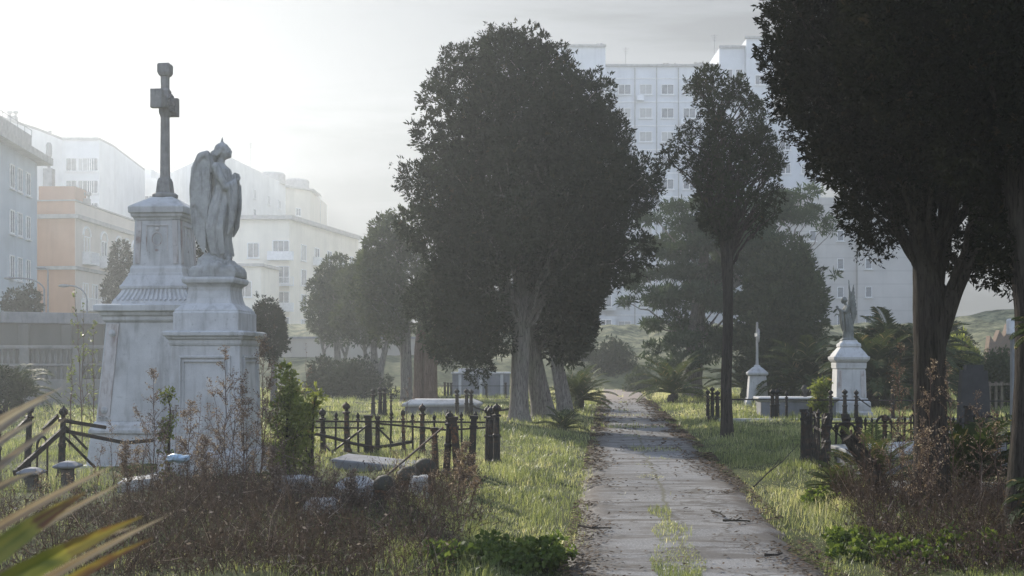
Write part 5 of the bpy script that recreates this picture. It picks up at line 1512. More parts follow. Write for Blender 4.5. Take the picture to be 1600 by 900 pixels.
# ------------------------------------------------------------------ ironwork
_POST = {}
def post_mesh(h, r=.035, style='ball'):
    key = (round(h, 2), r, style)
    if key in _POST: return _POST[key]
    mb = MB()
    if style == 'ball':
        mb.lathe([(r * 1.7, -.15), (r * 1.7, .06), (r * 1.25, .09), (r * 1.1, h * .45), (r * 1.35, h * .47), (r * 1.35, h * .5), (r, h * .52), (r * .9, h - .20), (r * 1.5, h - .19), (r * 1.5, h - .165),
                  (r * .7, h - .15), (r * .7, h - .12), (r * 1.35, h - .09), (r * 1.5, h - .055), (r * 1.1, h - .02), (r * .35, h + .005), (r * .12, h + .03)], n=10)
    elif style == 'square':
        mb.loft([(-.15, r * 1.5), (.10, r * 1.5), (.12, r * 1.2), (h * .8, r * 1.05), (h * .8, r * 1.35), (h * .84, r * 1.35), (h * .84, r * 1.0), (h - .05, r), (h - .05, r * 1.4), (h, r * 1.4)])
    elif style == 'spear':
        mb.lathe([(r, -.15), (r, h - .16), (r * 2.2, h - .15), (r * 2.2, h - .13), (r, h - .12), (r * 1.9, h - .06), (r * .2, h)], n=8)
    elif style == 'twist':
        n = 26; vs, fs = [], []
        for i in range(n + 1):
            z = -.15 + (h + .15) * i / n; a0 = i * .55
            q = r * (1.15 + .25 * (i % 3 == 0))
            for k in range(6):
                a = a0 * .4 + k * PI / 3; rr = q * (1.2 if k % 2 else .85)
                vs.append((rr * math.cos(a), rr * math.sin(a), z))
        for i in range(n):
            for k in range(6): fs.append((i * 6 + k, i * 6 + (k + 1) % 6, i * 6 + 6 + (k + 1) % 6, i * 6 + 6 + k))
        fs += [tuple(range(6)), tuple(n * 6 + k for k in range(6))]
        mb.add(vs, fs)
    elif style == 'dome':
        mb.lathe([(r * 1.3, -.15), (r * 1.3, .08), (r, .10), (r * .95, h - .20), (r * 1.2, h - .18), (r * 2.0, h - .13), (r * 2.1, h - .10), (r * 1.9, h - .06), (r * 1.2, h - .015), (r * .4, h)], n=14)
    me = mb.mesh('post'); _POST[key] = me
    return me
def post(T, x, y, h, r=.035, style='ball', lean=(0, 0), mat='iron', name='post', z=None):
    me = post_mesh(h, r, style)
    if not me.materials: me.materials.append(M[mat])
    o = bpy.data.objects.new(name, me); COL.objects.link(o)
    o.location = (x, y, gz1(x, y) if z is None else z); o.rotation_euler = (lean[0], lean[1], 0)
    if T is not None: o.parent = T
    if me.materials[0] != M[mat]:
        o.data = me.copy(); o.data.materials.clear(); o.data.materials.append(M[mat])
    return o
def bars(T, name, segs, w=.025, mat='iron', h=None, k=1.1):
    mb = MB()
    for a, b in segs: mb.bar(a, b, w * k, (h or w) * k)
    return mb.build(name, M[mat], T, bevel=.003)
def curve_bar(T, name, pts, r, mat='iron', n=6):
    return MB().tube(pts, r * 1.1, n).build(name, M[mat], T, smooth=True)
def pxp(px, py, Y): return at(px, py, Y)

def build_iron():
    # left enclosure
    Y = 23.8
    T = thing('iron_railing', 'broken black iron railing with crossed and bent bars beside the angel pedestal', 'railing', (0, 0, 0), 0, 'iron grave railings')
    for px, py, r, st in ((505, 647, .045, 'ball'), (543, 640, .05, 'ball'), (576, 660, .055, 'square'), (590, 660, .035, 'square'), (660, 642, .045, 'ball'), (631, 652, .03, 'ball'), (524, 655, .02, 'spear'), (560, 655, .02, 'spear'), (610, 655, .02, 'spear'), (645, 655, .02, 'spear'), (680, 655, .02, 'spear'), (700, 652, .03, 'ball'), (722, 652, .02, 'spear'), (742, 652, .02, 'spear')):
        post(T, X_(px, Y), Y, Z_(py, Y) + .04, r, st, (random.uniform(-.03, .03), random.uniform(-.03, .03)), 'iron_rust' if px in (543, 631, 660) else 'iron')
    bars(T, 'rail', [(pxp(470, 658, Y - .05), pxp(765, 660, Y - .3))], .03); bars(T, 'rail', [(pxp(475, 668, Y - .06), pxp(600, 669, Y - .06))], .03)
    bars(T, 'rail', [(pxp(594, 662, Y - .1), pxp(700, 672, Y - .6))], .032); bars(T, 'rail', [(pxp(700, 672, Y - .6), pxp(760, 668, Y - .9))], .03)
    bars(T, 'brace', [(pxp(575, 664, Y - .1), pxp(500, 720, Y - .7))], .03); bars(T, 'brace', [(pxp(588, 666, Y - .1), pxp(614, 692, Y - .3))], .028)
    bars(T, 'brace', [(pxp(508, 696, Y - .5), pxp(556, 744, Y - 1.6))], .03)
    curve_bar(T, 'bent_rail', [pxp(x, y, Y - .9) for x, y in ((484, 676), (520, 684), (552, 693), (585, 699), (612, 696), (645, 690))], .028)
    Y = 20.9
    for k, (px, dy) in enumerate(((763, .5), (768, .25), (776, 0))):
        post(T, X_(px, Y + dy), Y + dy, .98 - .02 * (2 - k), .05, 'ball')
    bars(T, 'picket_panel', [((X_(760 + 4.4 * k, Y), Y + .3, .0), (X_(760 + 4.4 * k, Y), Y + .3, .74)) for k in range(5)], .035)
    # leaning pale posts and rusty scraps in front of it
    Y = 19
    for px, py, r, st, ln, mt, lab in ((697, 655, .045, 'ball', (.0, .06), 'iron', 'leaning iron post catching the light on its left side'),
                                       (716, 662, .05, 'square', (.05, -.08), 'iron_rust', 'thick rusty iron post between two leaning neighbours'),
                                       (736, 660, .045, 'square', (0, .05), 'iron', 'dark square iron post right of the rusty one'),
                                       (681, 676, .04, 'square', (0, -.03), 'iron_rust', 'short rusty post left of the pale leaning post')):
        o = post(None, X_(px, Y), Y, Z_(py, Y) + .02, r, st, ln, mt, 'iron_post'); tag(o, lab, 'post', 'loose iron posts left of the path')
    o = bars(None, 'iron_bar', [(pxp(692, 668, 18.9), pxp(598, 748, 17.0))], .022, 'iron_rust'); tag(o, 'long thin rusty bar leaning from the pale post down into the brush', 'bar')
    Y = 15.8
    for px, py, r, lab in ((601, 742, .085, 'leftmost of three dome capped iron posts in the brush'), (639, 728, .09, 'middle dome capped iron post in the brush'), (664, 716, .09, 'rightmost dome capped post in the brush, under the thin rusty bar')):
        yy = Y + (px - 601) * .02
        T = thing('iron_post', lab, 'post', (X_(px, yy), yy, 0), 0, 'dome capped posts in the brush')
        h = Z_(py, yy)
        s_ = MB().lathe([(.17, -.1), (.17, .05), (.15, .07), (.135, h - .22), (.15, h - .21), (.15, h - .18)], n=14); s_.build('shaft', M['iron_rust'], T, smooth=False)
        c_ = MB().lathe([(.13, h - .18), (r * 1.6, h - .17), (r * 1.7, h - .13), (r * 1.55, h - .07), (r * 1.0, h - .02), (.02, h)], n=18); c_.build('cap', M['mossy'], T, smooth=True)
    # railing around the slab tomb farther back
    Y = 39
    T = thing('iron_railing', 'row of dark posts with slack chain around the flat tomb left of the cypress', 'railing', (0, 0, 0), 0, 'iron grave railings')
    for px, py in ((583, 614), (594, 612), (601, 612), (611, 622), (714, 614), (729, 613), (736, 614)):
        post(T, X_(px, Y), Y, Z_(py, Y) + .02, .055 if px != 611 else .03, 'ball')
    bars(T, 'rail', [(pxp(601, 622, Y), pxp(640, 622, Y))], .02); bars(T, 'rail', [(pxp(729, 619, Y), pxp(714, 621, Y))], .02)
    curve_bar(T, 'chain', [pxp(x, y, Y - .3) for x, y in ((737, 632), (745, 638), (757, 641), (770, 642), (783, 641), (797, 639))], .03)
    Y = 58
    T = thing('iron_railing', 'thin distant wire railing in front of the low white tomb', 'railing', (0, 0, 0), 0, 'iron grave railings')
    for px in (695, 700, 705, 760, 790): post(T, X_(px, Y), Y, Z_(600, Y), .045, 'square')
    for py in (603, 621): bars(T, 'rail', [(pxp(660, py, Y - .1), pxp(800, py, Y - .1))], .02)
    # left foreground railing with fallen bars
    Y = 18.6
    T = thing('iron_railing', 'collapsed iron railing with sunlit bars in front of the cross pedestal', 'railing', (0, 0, 0), 0, 'iron grave railings')
    for px, py in ((95, 645), (42, 638), (-6, 640)): post(T, X_(px, Y), Y, Z_(py, Y) + .02, .045, 'ball', (0, .04))
    bars(T, 'rail', [(pxp(92, 656, Y), pxp(165, 668, Y + .9))], .03, h=.05); bars(T, 'rail', [(pxp(95, 672, Y), pxp(195, 692, Y + 1)), (pxp(195, 692, Y + 1), pxp(240, 688, Y + 1.2))], .03, h=.05)
    bars(T, 'brace', [(pxp(98, 680, Y), pxp(148, 730, Y + .5))], .028); bars(T, 'brace', [(pxp(98, 662, Y), pxp(136, 702, Y + .6))], .025)
    bars(T, 'rail', [(pxp(100, 670, Y - .1), pxp(22, 740, Y - 1.3))], .035, h=.07); bars(T, 'rail', [(pxp(90, 650, Y), pxp(68, 672, Y - .4))], .03, h=.06); bars(T, 'rail', [(pxp(46, 652, Y), pxp(22, 676, Y - .5))], .03, h=.06)
    curve_bar(T, 'arch', [pxp(66 + 8 * math.cos(t), 700 - 18 * math.sin(t) if t > 0 else 700, Y) for t in np.linspace(0, PI, 9)], .02)
    bars(T, 'picket', [(pxp(74, 700, Y), pxp(74, 752, Y))], .022); bars(T, 'picket', [(pxp(58, 700, Y), pxp(58, 752, Y))], .022)
    Y = 17.2
    for px, py, lab in ((50, 730, 'left of two low dome capped posts under the collapsed railing'), (106, 720, 'right low dome capped post under the collapsed railing')):
        T = thing('iron_post', lab, 'post', (X_(px, Y), Y, 0), 0, 'dome capped posts in the brush'); h = Z_(py, Y)
        MB().lathe([(.12, -.1), (.12, .1), (.09, .13), (.085, h - .12), (.10, h - .10)], n=12).build('shaft', M['dark_stone'], T)
        MB().loft([(h - .10, .11), (h - .085, .155), (h - .06, .16), (h - .015, .08), (h, .03)]).build('cap', M['slab_grey'], T, bevel=.01)
    # right, nearest enclosure
    T = thing('iron_railing', 'ornate black iron railing with arched pickets in the right foreground', 'railing', (0, 0, 0), 0, 'iron grave railings')
    A = Vector((X_(1257, 22.0), 22.0, 0)); B = Vector((X_(1288, 19.7), 19.7, 0))
    post(T, A.x, A.y, .95, .05, 'square'); post(T, B.x, B.y, .90, .055, 'twist', (-.02, .06))
    up = Vector((0, 0, 1))
    bars(T, 'rail', [(A + up * .74, B + up * .70)], .03, h=.04); bars(T, 'rail', [(A + up * .12, B + up * .12)], .025)
    for k in range(1, 9):
        p = A.lerp(B, k / 9)
        post(T, p.x, p.y, .88 + .06 * (k % 3 == 1), .021, 'spear' if k % 2 else 'twist', (random.uniform(-.03, .03), random.uniform(-.05, .05)), 'iron', 'picket')
    c = A.lerp(B, .5); d = (B - A).normalized()
    curve_bar(T, 'arch', [c + d * .42 * math.cos(t) + up * (.78 + .18 * math.sin(t)) for t in np.linspace(0, PI, 11)], .018)
    Y = 22
    for q in (1296, 1352, 1362, 1402, 1413, 1424, 1442, 1452, 1490, 1500, 1524, 1534, 1560, 1572): post(T, X_(q, Y), Y, Z_(654, Y), .015, 'spear', (0, random.uniform(-.03, .03)), 'iron', 'picket')
    for px, py, st, r, mt in ((1320, 650, 'twist', .06, 'iron'), (1341, 655, 'twist', .05, 'iron'), (1381, 652, 'ball', .04, 'iron_rust'), (1430, 640, 'ball', .035, 'iron'), (1512, 640, 'square', .045, 'iron'), (1306, 662, 'spear', .018, 'iron')):
        post(T, X_(px, Y), Y, Z_(py, Y), r, st, (0, random.uniform(-.03, .03)), mt)
    bars(T, 'rail', [(pxp(1290, 661, Y), pxp(1610, 661, Y))], .026); bars(T, 'rail', [(pxp(1290, 668, Y - .3), pxp(1310, 669, Y))], .024)
    for cx in (1381, 1475, 1545):
        top = 648; 
        curve_bar(T, 'arch', [pxp(cx + 12 * math.cos(t), 664 - 14 * math.sin(t), Y - .02) for t in np.linspace(0, PI, 11)], .02)
        bars(T, 'picket', [(pxp(cx - 12, 664, Y - .02), pxp(cx - 12, 690, Y - .02))], .022); bars(T, 'picket', [(pxp(cx + 12, 664, Y - .02), pxp(cx + 12, 700, Y - .02))], .022)
        bars(T, 'brace', [(pxp(cx - 13, 664, Y - .04), pxp(cx - 36, 684, Y - .04))], .022); bars(T, 'brace', [(pxp(cx + 13, 666, Y - .04), pxp(cx + 32, 686, Y - .04))], .022)
        for sx, sy in ((-22, 688), (24, 688)):
            q = pxp(cx + sx, sy, Y - .06)
            r_ = MB()
            r_.tube([q + Vector((.10 * math.cos(t), 0, .06 * math.sin(t) - .25 * .1 * math.cos(t))) for t in np.linspace(0, 2 * PI, 13)], .014, 5, False)
            r_.bar(q + Vector((-.08, 0, .05)), q + Vector((.08, 0, -.05)), .016); r_.bar(q + Vector((-.07, .003, -.06)), q + Vector((.07, .003, .06)), .016)
            r_.build('scroll', M['iron'], T)
        q = pxp(cx + 7, 677, Y - .05)
        MB().tube([q + Vector((.035 * math.cos(t), 0, .035 * math.sin(t))) for t in np.linspace(0, 2 * PI, 11)], .01, 5, False).build('ring', M['iron'], T)
    bars(T, 'brace', [(pxp(1300, 669, Y), pxp(1328, 695, Y)), ], .022)
    curve_bar(T, 'arch', [pxp(1322 + 14 * math.cos(t), 672 - 12 * math.sin(t), Y - .1) for t in np.linspace(0, PI, 9)], .02)
    bars(T, 'picket', [(pxp(1308, 672, Y - .1), pxp(1303, 738, Y - .1))], .024)
    # right, the lower railing farther back
    Y = 37
    T = thing('iron_railing', 'low post and rail iron fence on a stone kerb around the small monuments', 'railing', (0, 0, 0), 0, 'iron grave railings')
    for px, py, r in ((1106, 612, .05), (1113, 610, .05), (1121, 613, .055), (1207, 612, .06), (1214, 613, .06), (1229, 616, .035), (1298, 612, .05), (1320, 612, .06), (1338, 615, .05), (1395, 612, .05), (1470, 612, .05), (1540, 612, .05)):
        yy = Y + (1.2 if px == 1106 else .6 if px == 1113 else 0)
        post(T, X_(px, yy), yy, Z_(py, yy), r, 'ball')
    bars(T, 'rail', [(pxp(1121, 624, Y), pxp(1600, 627, Y))], .035)
    bars(T, 'rail', [(pxp(1106, 622, Y + 1.2), pxp(1121, 624, Y))], .03)
    bars(T, 'brace', [(pxp(1338, 620, Y), pxp(1360, 636, Y + 1))], .025)
    k = MB().box((X_(1335, Y), Y, .03), (X_(1550, Y) - X_(1125, Y), .22, .18)); k.build('kerb', M['marble_white'], T, bevel=.015)
    # wooden fence at far right
    Y = 45
    T = thing('wooden_fence', 'short weathered wooden fence in the sunlit grass at far right', 'fence', (0, 0, 0))
    for px in (1546, 1556, 1565, 1590): MB().box((X_(px, Y), Y, .5), (.09, .09, 1.1)).build('post', M['wood'], T, bevel=.01)
    MB().bar(pxp(1540, 601, Y - .08), pxp(1610, 599, Y - .08), .05, .09).build('rail', M['wood'], T)

# ------------------------------------------------------------------ graves and stones
def slab(name, label, px, Y, w, d, h, mat, rz=ROT, tilt=(0, 0), cat='tomb', z=None, bev=.015, group=None):
    x = X_(px, Y)
    o = MB().box((0, 0, h / 2), (w, d, h)).build(name, M[mat], None, (x, Y, (gz1(x, Y) - .05) if z is None else z), rz, bevel=bev)
    o.rotation_euler = (tilt[0], tilt[1], rz)
    return tag(o, label, cat, group)

def chunk(name, label, px, Y, w, d, h, mat, rz, tilt, cat, group, z=None, seed=1):
    """a broken piece of slab: flat top, chipped irregular edges"""
    rd = random.Random(seed); n = 11; x = X_(px, Y)
    ring = []
    for k in range(n):
        a = 2 * PI * k / n + rd.uniform(-.2, .2); q = rd.uniform(.78, 1.08)
        c, s_ = math.cos(a), math.sin(a); m = max(abs(c), abs(s_)) ** .8
        ring.append((w / 2 * c / m * q, d / 2 * s_ / m * q))
    vs = []
    for zz, f in ((-.1, 1.1), (h * .5, 1.03), (h * .88, 1.0), (h, .90)):
        vs += [(px_ * f + rd.uniform(-.012, .012), py_ * f + rd.uniform(-.012, .012), zz + rd.uniform(-.012, .012)) for px_, py_ in ring]
    fs = [(i * n + k, i * n + (k + 1) % n, i * n + n + (k + 1) % n, i * n + n + k) for i in range(3) for k in range(n)]
    fs += [tuple(range(n - 1, -1, -1)), tuple(3 * n + k for k in range(n))]
    o = MB().add(vs, fs).build(name, M[mat], None, (x, Y, gz1(x, Y) - .03), rz, bevel=.008)
    o.rotation_euler = (tilt[0], tilt[1], rz)
    return tag(o, label, cat, group)

def build_graves():
    g = 'marble fragments in the brush'
    # flat tomb left of the great cypress
    Y = 41; x = X_(692, Y)
    T = thing('slab_tomb', 'low tomb with pale bluish lid left of the largest cypress', 'tomb', (x, Y, 0), ROT)
    MB().loft([(-.05, 1.25, .75), (.12, 1.25, .75), (.12, 1.15, .66), (.34, 1.12, .64)]).build('base', M['slab_grey'], T, bevel=.015)
    MB().loft([(.34, 1.20, .72), (.40, 1.22, .74), (.44, 1.20, .72), (.56, .95, .45)]).build('lid', M['marble'], T, bevel=.01)
    # white tomb house
    Y = 62; x = X_(752, Y)
    T = thing('tomb_house', 'low flat roofed white tomb house behind the wire railing', 'tomb', (x, Y, 0), 0)
    MB().box((0, 0, .5), (2.75, 1.6, 1.3)).build('wall', M['slab_grey'], T, bevel=.02); MB().box((0, 0, 1.19), (2.85, 1.7, .09)).build('roof', M['marble'], T, bevel=.02)
    MB().box((-.35, .1, 1.32), (1.5, 1.0, .18)).build('roof_step', M['marble'], T, bevel=.02)
    for k in (-1, 0, 1): MB().box((k * 1.0, -.82, .55), (.14, .06, 1.15)).build('pilaster', M['marble'], T, bevel=.01)
    # chest tomb right
    Y = 40; x = X_(1243, Y)
    T = thing('chest_tomb', 'long grey chest tomb between the two small monuments on the right', 'tomb', (x, Y, 0), ROT)
    MB().loft([(-.1, 1.22, .7), (.08, 1.22, .7), (.08, 1.14, .62), (.52, 1.14, .62)]).build('chest', M['slab_grey'], T, bevel=.015)
    MB().loft([(.52, 1.16, .64), (.56, 1.22, .70), (.64, 1.24, .72), (.66, 1.2, .68)]).build('lid', M['marble'], T, bevel=.01)
    u = thing('stone_urn', 'small dark urn standing on the grey chest tomb', 'urn', (X_(1258, 40), 40, .61), 0)
    MB().lathe([(.07, 0), (.07, .05), (.03, .09), (.04, .14), (.11, .26), (.12, .33), (.07, .36), (.09, .40), (.03, .42)], n=12).build('body', M['dark_stone'], u, smooth=True)
    # slabs of the left enclosure
    slab('grave_slab', 'tilted blue-grey grave slab behind the crossed iron bars', 588, 20.8, 1.30, .9, .20, 'slab_grey', ROT - .1, (.03, .085), bev=.03)
    chunk('marble_fragment', 'broad white marble piece showing through the brush left of the dome capped posts', 555, 16.6, .55, .5, .30, 'marble_white', .3, (.25, -.1), 'stone', g, seed=1)
    chunk('marble_fragment', 'flat white marble piece lying lowest in the brush', 505, 14.3, .42, .35, .16, 'marble_white', -.2, (.15, 0), 'stone', g, seed=2)
    chunk('marble_fragment', 'white marble kerb at the right foot of the angel pedestal', 462, 16.8, .62, .3, .24, 'marble_white', .1, (.1, .05), 'stone', g, seed=3)
    chunk('marble_fragment', 'pale marble slab edge in the brush at the left foot of the cross pedestal', 222, 17.3, .6, .4, .22, 'marble_white', .2, (.1, -.1), 'stone', g, seed=4)
    chunk('marble_fragment', 'whitish marble chunk between the dome capped posts', 655, 16.2, .24, .2, .30, 'marble_white', .4, (.1, 0), 'stone', g, seed=5)
    # right enclosure
    Y = 19.8
    T = thing('slab_tomb', 'grey tomb with tilted white lid inside the right foreground railing', 'tomb', (X_(1400, Y), Y, -.02), ROT + .25)
    MB().loft([(-.1, .85, .5), (.05, .85, .5), (.05, .78, .44), (.38, .78, .44)]).build('base', M['slab_grey'], T, bevel=.015)
    l = MB().box((0, 0, .05), (1.75, 1.05, .10)).build('lid', M['marble_white'], T, (0, 0, .39), 0, bevel=.015); l.rotation_euler = (.05, -.03, 0)
    Y = 20.5
    T = thing('slab_tomb', 'pale tomb end with diamond bars right of the forked trunk', 'tomb', (X_(1500, Y), Y, -.02), ROT)
    MB().loft([(-.1, .55, .7), (.62, .52, .66), (.62, .58, .72), (.70, .58, .72)]).build('chest', M['slab_grey'], T, bevel=.015)
    bars(T, 'bars', [((-.42, -.72, .08), (.1, -.72, .56)), ((.1, -.725, .08), (-.42, -.725, .56))], .016)
    chunk('marble_fragment', 'white kerb stone left of the forked trunk, among brown weeds', 1418, 15.9, .40, .3, .20, 'marble_white', .15, (.1, .05), 'stone', g, seed=6)
    chunk('marble_fragment', 'long white kerb stone right of the forked trunk', 1540, 16.2, .75, .28, .20, 'marble_white', .05, (.08, 0), 'stone', g, seed=7)
    # dark shouldered gravestone
    Y = 25; x = X_(1521, Y); s = Y / F
    prof = [(-.05, .31), (Z_(610, Y), .27), (Z_(579, Y), .235), (Z_(578.6, Y), .165), (Z_(570, Y), .16), (Z_(569.8, Y), .155)]
    vs, fs = [], []
    for z, h in prof: vs += [(-h, -.12, z), (h, -.12, z), (h, .12, z), (-h, .12, z)]
    for i in range(len(prof) - 1): fs += [(i * 4 + k, i * 4 + (k + 1) % 4, i * 4 + 4 + (k + 1) % 4, i * 4 + 4 + k) for k in range(4)]
    fs += [(3, 2, 1, 0), tuple((len(prof) - 1) * 4 + k for k in range(4))]
    o = MB().add(vs, fs).build('gravestone', M['dark_stone'], None, (x, Y, 0), ROT, bevel=.006); tag(o, 'dark shouldered gravestone standing right of the forked trunk', 'gravestone')
    # grey post with white box behind the nearest trunk
    Y = 22; x = X_(1584, Y)
    T = thing('metal_post', 'grey metal post with a white box beside the nearest trunk', 'post', (x, Y, 0), 0)
    MB().box((0, 0, 1.05), (.10, .10, 2.3)).build('pole', M['steel'], T, bevel=.01)
    MB().box((-.02, -.1, Z_(511, Y)), (.24, .2, .28)).build('box', M['white_paint'], T, bevel=.03)
    o = MB().sphere((0, 0, 0), (.14, .1, .05), 20, 14).build('plastic_bag', M['plastic_blue'], None, (X_(279, 16.0), 16.0, Z_(716, 16.0)), .4, smooth=True)
    for v in o.data.vertices: v.co *= 1 + .55 * mnoise.noise(v.co * 16) + .3 * mnoise.noise(v.co * 34)
    tag(o, 'crumpled pale blue plastic bag caught in weeds before the two pedestals', 'bag')

# ------------------------------------------------------------------ weeds, brush, foreground leaves
def strips(P0, D, L, w, nseg, bend, tint):
    """many thin curved twigs at once"""
    n = len(P0); pts = []
    for i in range(nseg + 1):
        t = i / nseg
        pts.append(P0 + D * (L * t)[:, None] + bend * (L * t * t)[:, None])
    S = np.cross(D, RNG.normal(size=(n, 3))); S /= np.linalg.norm(S, axis=1)[:, None] + 1e-9
    V = []
    for i, p in enumerate(pts):
        ww = (w * (1 - .75 * i / nseg))[:, None]
        V += [p - S * ww * .5, p + S * ww * .5]
    V = np.stack(V, 1).reshape(-1, 3); m = 2 * (nseg + 1)
    o = np.arange(n)[:, None] * m
    Fq = np.concatenate([o + np.array([[2 * i, 2 * i + 1, 2 * i + 3, 2 * i + 2]]) for i in range(nseg)], 0)
    return V, Fq, np.repeat(tint, m), pts

def leaf_bits(P, size, tint):
    n = len(P)
    d = RNG.normal(size=(n, 3)); d /= np.linalg.norm(d, axis=1)[:, None]
    e = np.cross(d, RNG.normal(size=(n, 3))); e /= np.linalg.norm(e, axis=1)[:, None]
    s = size[:, None]
    V = np.stack([P - d * s, P + e * s * .4, P + d * s, P - e * s * .4], 1).reshape(-1, 3)
    return V, np.arange(4 * n).reshape(n, 4), np.repeat(tint, 4)

def merge(parts):
    V, Fq, T = [], [], []; o = 0
    for v, f, t in parts: V.append(v); Fq.append(f + o); T.append(t); o += len(v)
    return np.concatenate(V), np.concatenate(Fq), np.concatenate(T)

def brush(name, label, n, sampler, hrange, mat, seed, green=.0):
    X, Y = sampler(n)
    n = len(X)
    hmul = .75 + .5 * np.clip(nz(X, Y, 1.5), -1, 1) + .35 * np.clip(nz(X, Y, .6), -1, 1) + .15 * np.clip(nz(X, Y, 4), -1, 1)
    L = RNG.uniform(*hrange, n) * np.clip(hmul, .3, 1.5)
    P = np.stack([X, Y, gz(X, Y) - .02], 1)
    D = RNG.normal(0, .55, (n, 3)); D[:, 2] = 1; D /= np.linalg.norm(D, axis=1)[:, None]
    B = RNG.normal(0, .35, (n, 3)); B[:, 2] -= .15
    V, Fq, T, pts = strips(P, D, L, RNG.uniform(.005, .013, n), 3, B, np.clip(RNG.normal(.4, .28, n), 0, 1))
    parts = [(V, Fq, T)]
    # side twigs
    for it in range(3):
        f = RNG.uniform(.25, .95, n)
        q = P + D * (L * f)[:, None] + B * (L * f * f)[:, None]
        d2 = D + RNG.normal(0, .8, (n, 3)); d2 /= np.linalg.norm(d2, axis=1)[:, None]
        l2 = L * RNG.uniform(.15, .45, n)
        b2 = RNG.normal(0, .4, (n, 3))
        V, Fq, T, p2 = strips(q, d2, l2, RNG.uniform(.004, .008, n), 2, b2, np.clip(RNG.normal(.45, .25, n), 0, 1))
        parts.append((V, Fq, T))
        for k in (1, 2):
            m = RNG.uniform(0, 1, n) < .42
            parts.append(leaf_bits(p2[k][m] + RNG.normal(0, .02, (m.sum(), 3)), RNG.uniform(.009, .026, m.sum()), np.clip(RNG.normal(.55, .28, m.sum()), 0, 1)))
    V, Fq, T = merge(parts)
    o = mesh_np(name, V, Fq, M[mat], tint=T)
    return tag(o, label, 'dry brush', kind='stuff')

def weed(label, px, ytop, Y, seed, lean=0, dens=1.0, mat='dry_weed', group='tall dry weeds', name='tall_weed', nb=16, spread=.5, leaf=.016, cat='weed', r0=.006, bits=20, dz=0):
    r = np.random.default_rng(seed)
    x = X_(px, Y); zb = gz1(x, Y)
    h = Z_(ytop, Y) - zb
    V, Fc, T = [], [], []
    mb = MB()
    n = 9; L = []
    stems = max(1, int(round(4 * dens)) - 1)
    for si in range(stems):
     hh = h * (1 if si == 0 else r.uniform(.55, .95)); sl = lean + (0 if si == 0 else r.normal(0, .13)); sw = 0 if si == 0 else r.normal(0, .10)
     st = [Vector((sl * hh * (i / n) ** 1.6 + r.normal(0, .012) * (i > 0) + (0 if si == 0 else .04 * r.normal()) * 0, sw * hh * (i / n) ** 1.4 + r.normal(0, .012) * (i > 0), -.03 + (hh + .03) * i / n)) for i in range(n + 1)]
     mb.tube(st, [r0 * (.85 if si else 1) * (1 - .75 * i / n) for i in range(n + 1)], 5)
     for k in range(nb if si == 0 else nb // 2):
        f = r.uniform(.22, .97); q = f * n; i = min(int(q), n - 1); p = st[i].lerp(st[i + 1], q - i)
        a = r.uniform(0, 2 * PI); ln = spread * hh * (1.05 - f) * r.uniform(.3, .7) + .05
        d = Vector((math.cos(a) * .7, math.sin(a) * .7, r.uniform(.6, 1.2))).normalized()
        m_ = p + d * ln * .5; e = p + d * ln + Vector((d.x * .1 * ln, d.y * .1 * ln, -.16 * ln))
        mb.tube([p, m_, e], [r0 * .45, r0 * .35, r0 * .2], 4)
        for j in range(int(bits * min(1, dens) * (1 if si == 0 else .7))):
            t = r.uniform(.25, 1.05); c = p.lerp(m_, t * 2) if t < .5 else m_.lerp(e, t * 2 - 1)
            L.append(tuple(c + Vector(r.normal(0, .010 + .012 * t, 3))))
     for j in range(int(bits * 1.5 * dens)):
        L.append(tuple(st[n] + Vector((r.normal(0, .018), r.normal(0, .018), -abs(r.normal(0, .10))))))
    me = mb
    Tn = thing(name, label, cat, (x, Y, zb), 0, group)
    me.build('stem', M['bark_red'], Tn)
    L = np.array(L)
    Vv, Ff, Tt = leaf_bits(L, r.uniform(.45, 1.2, len(L)) * leaf, np.clip(r.normal(.6, .25, len(L)), 0, 1))
    tag(mesh_np('seed_heads' if mat == 'dry_weed' else 'leaves', Vv, Ff, M[mat], Tn, Tt), kind='stuff')
    return Tn

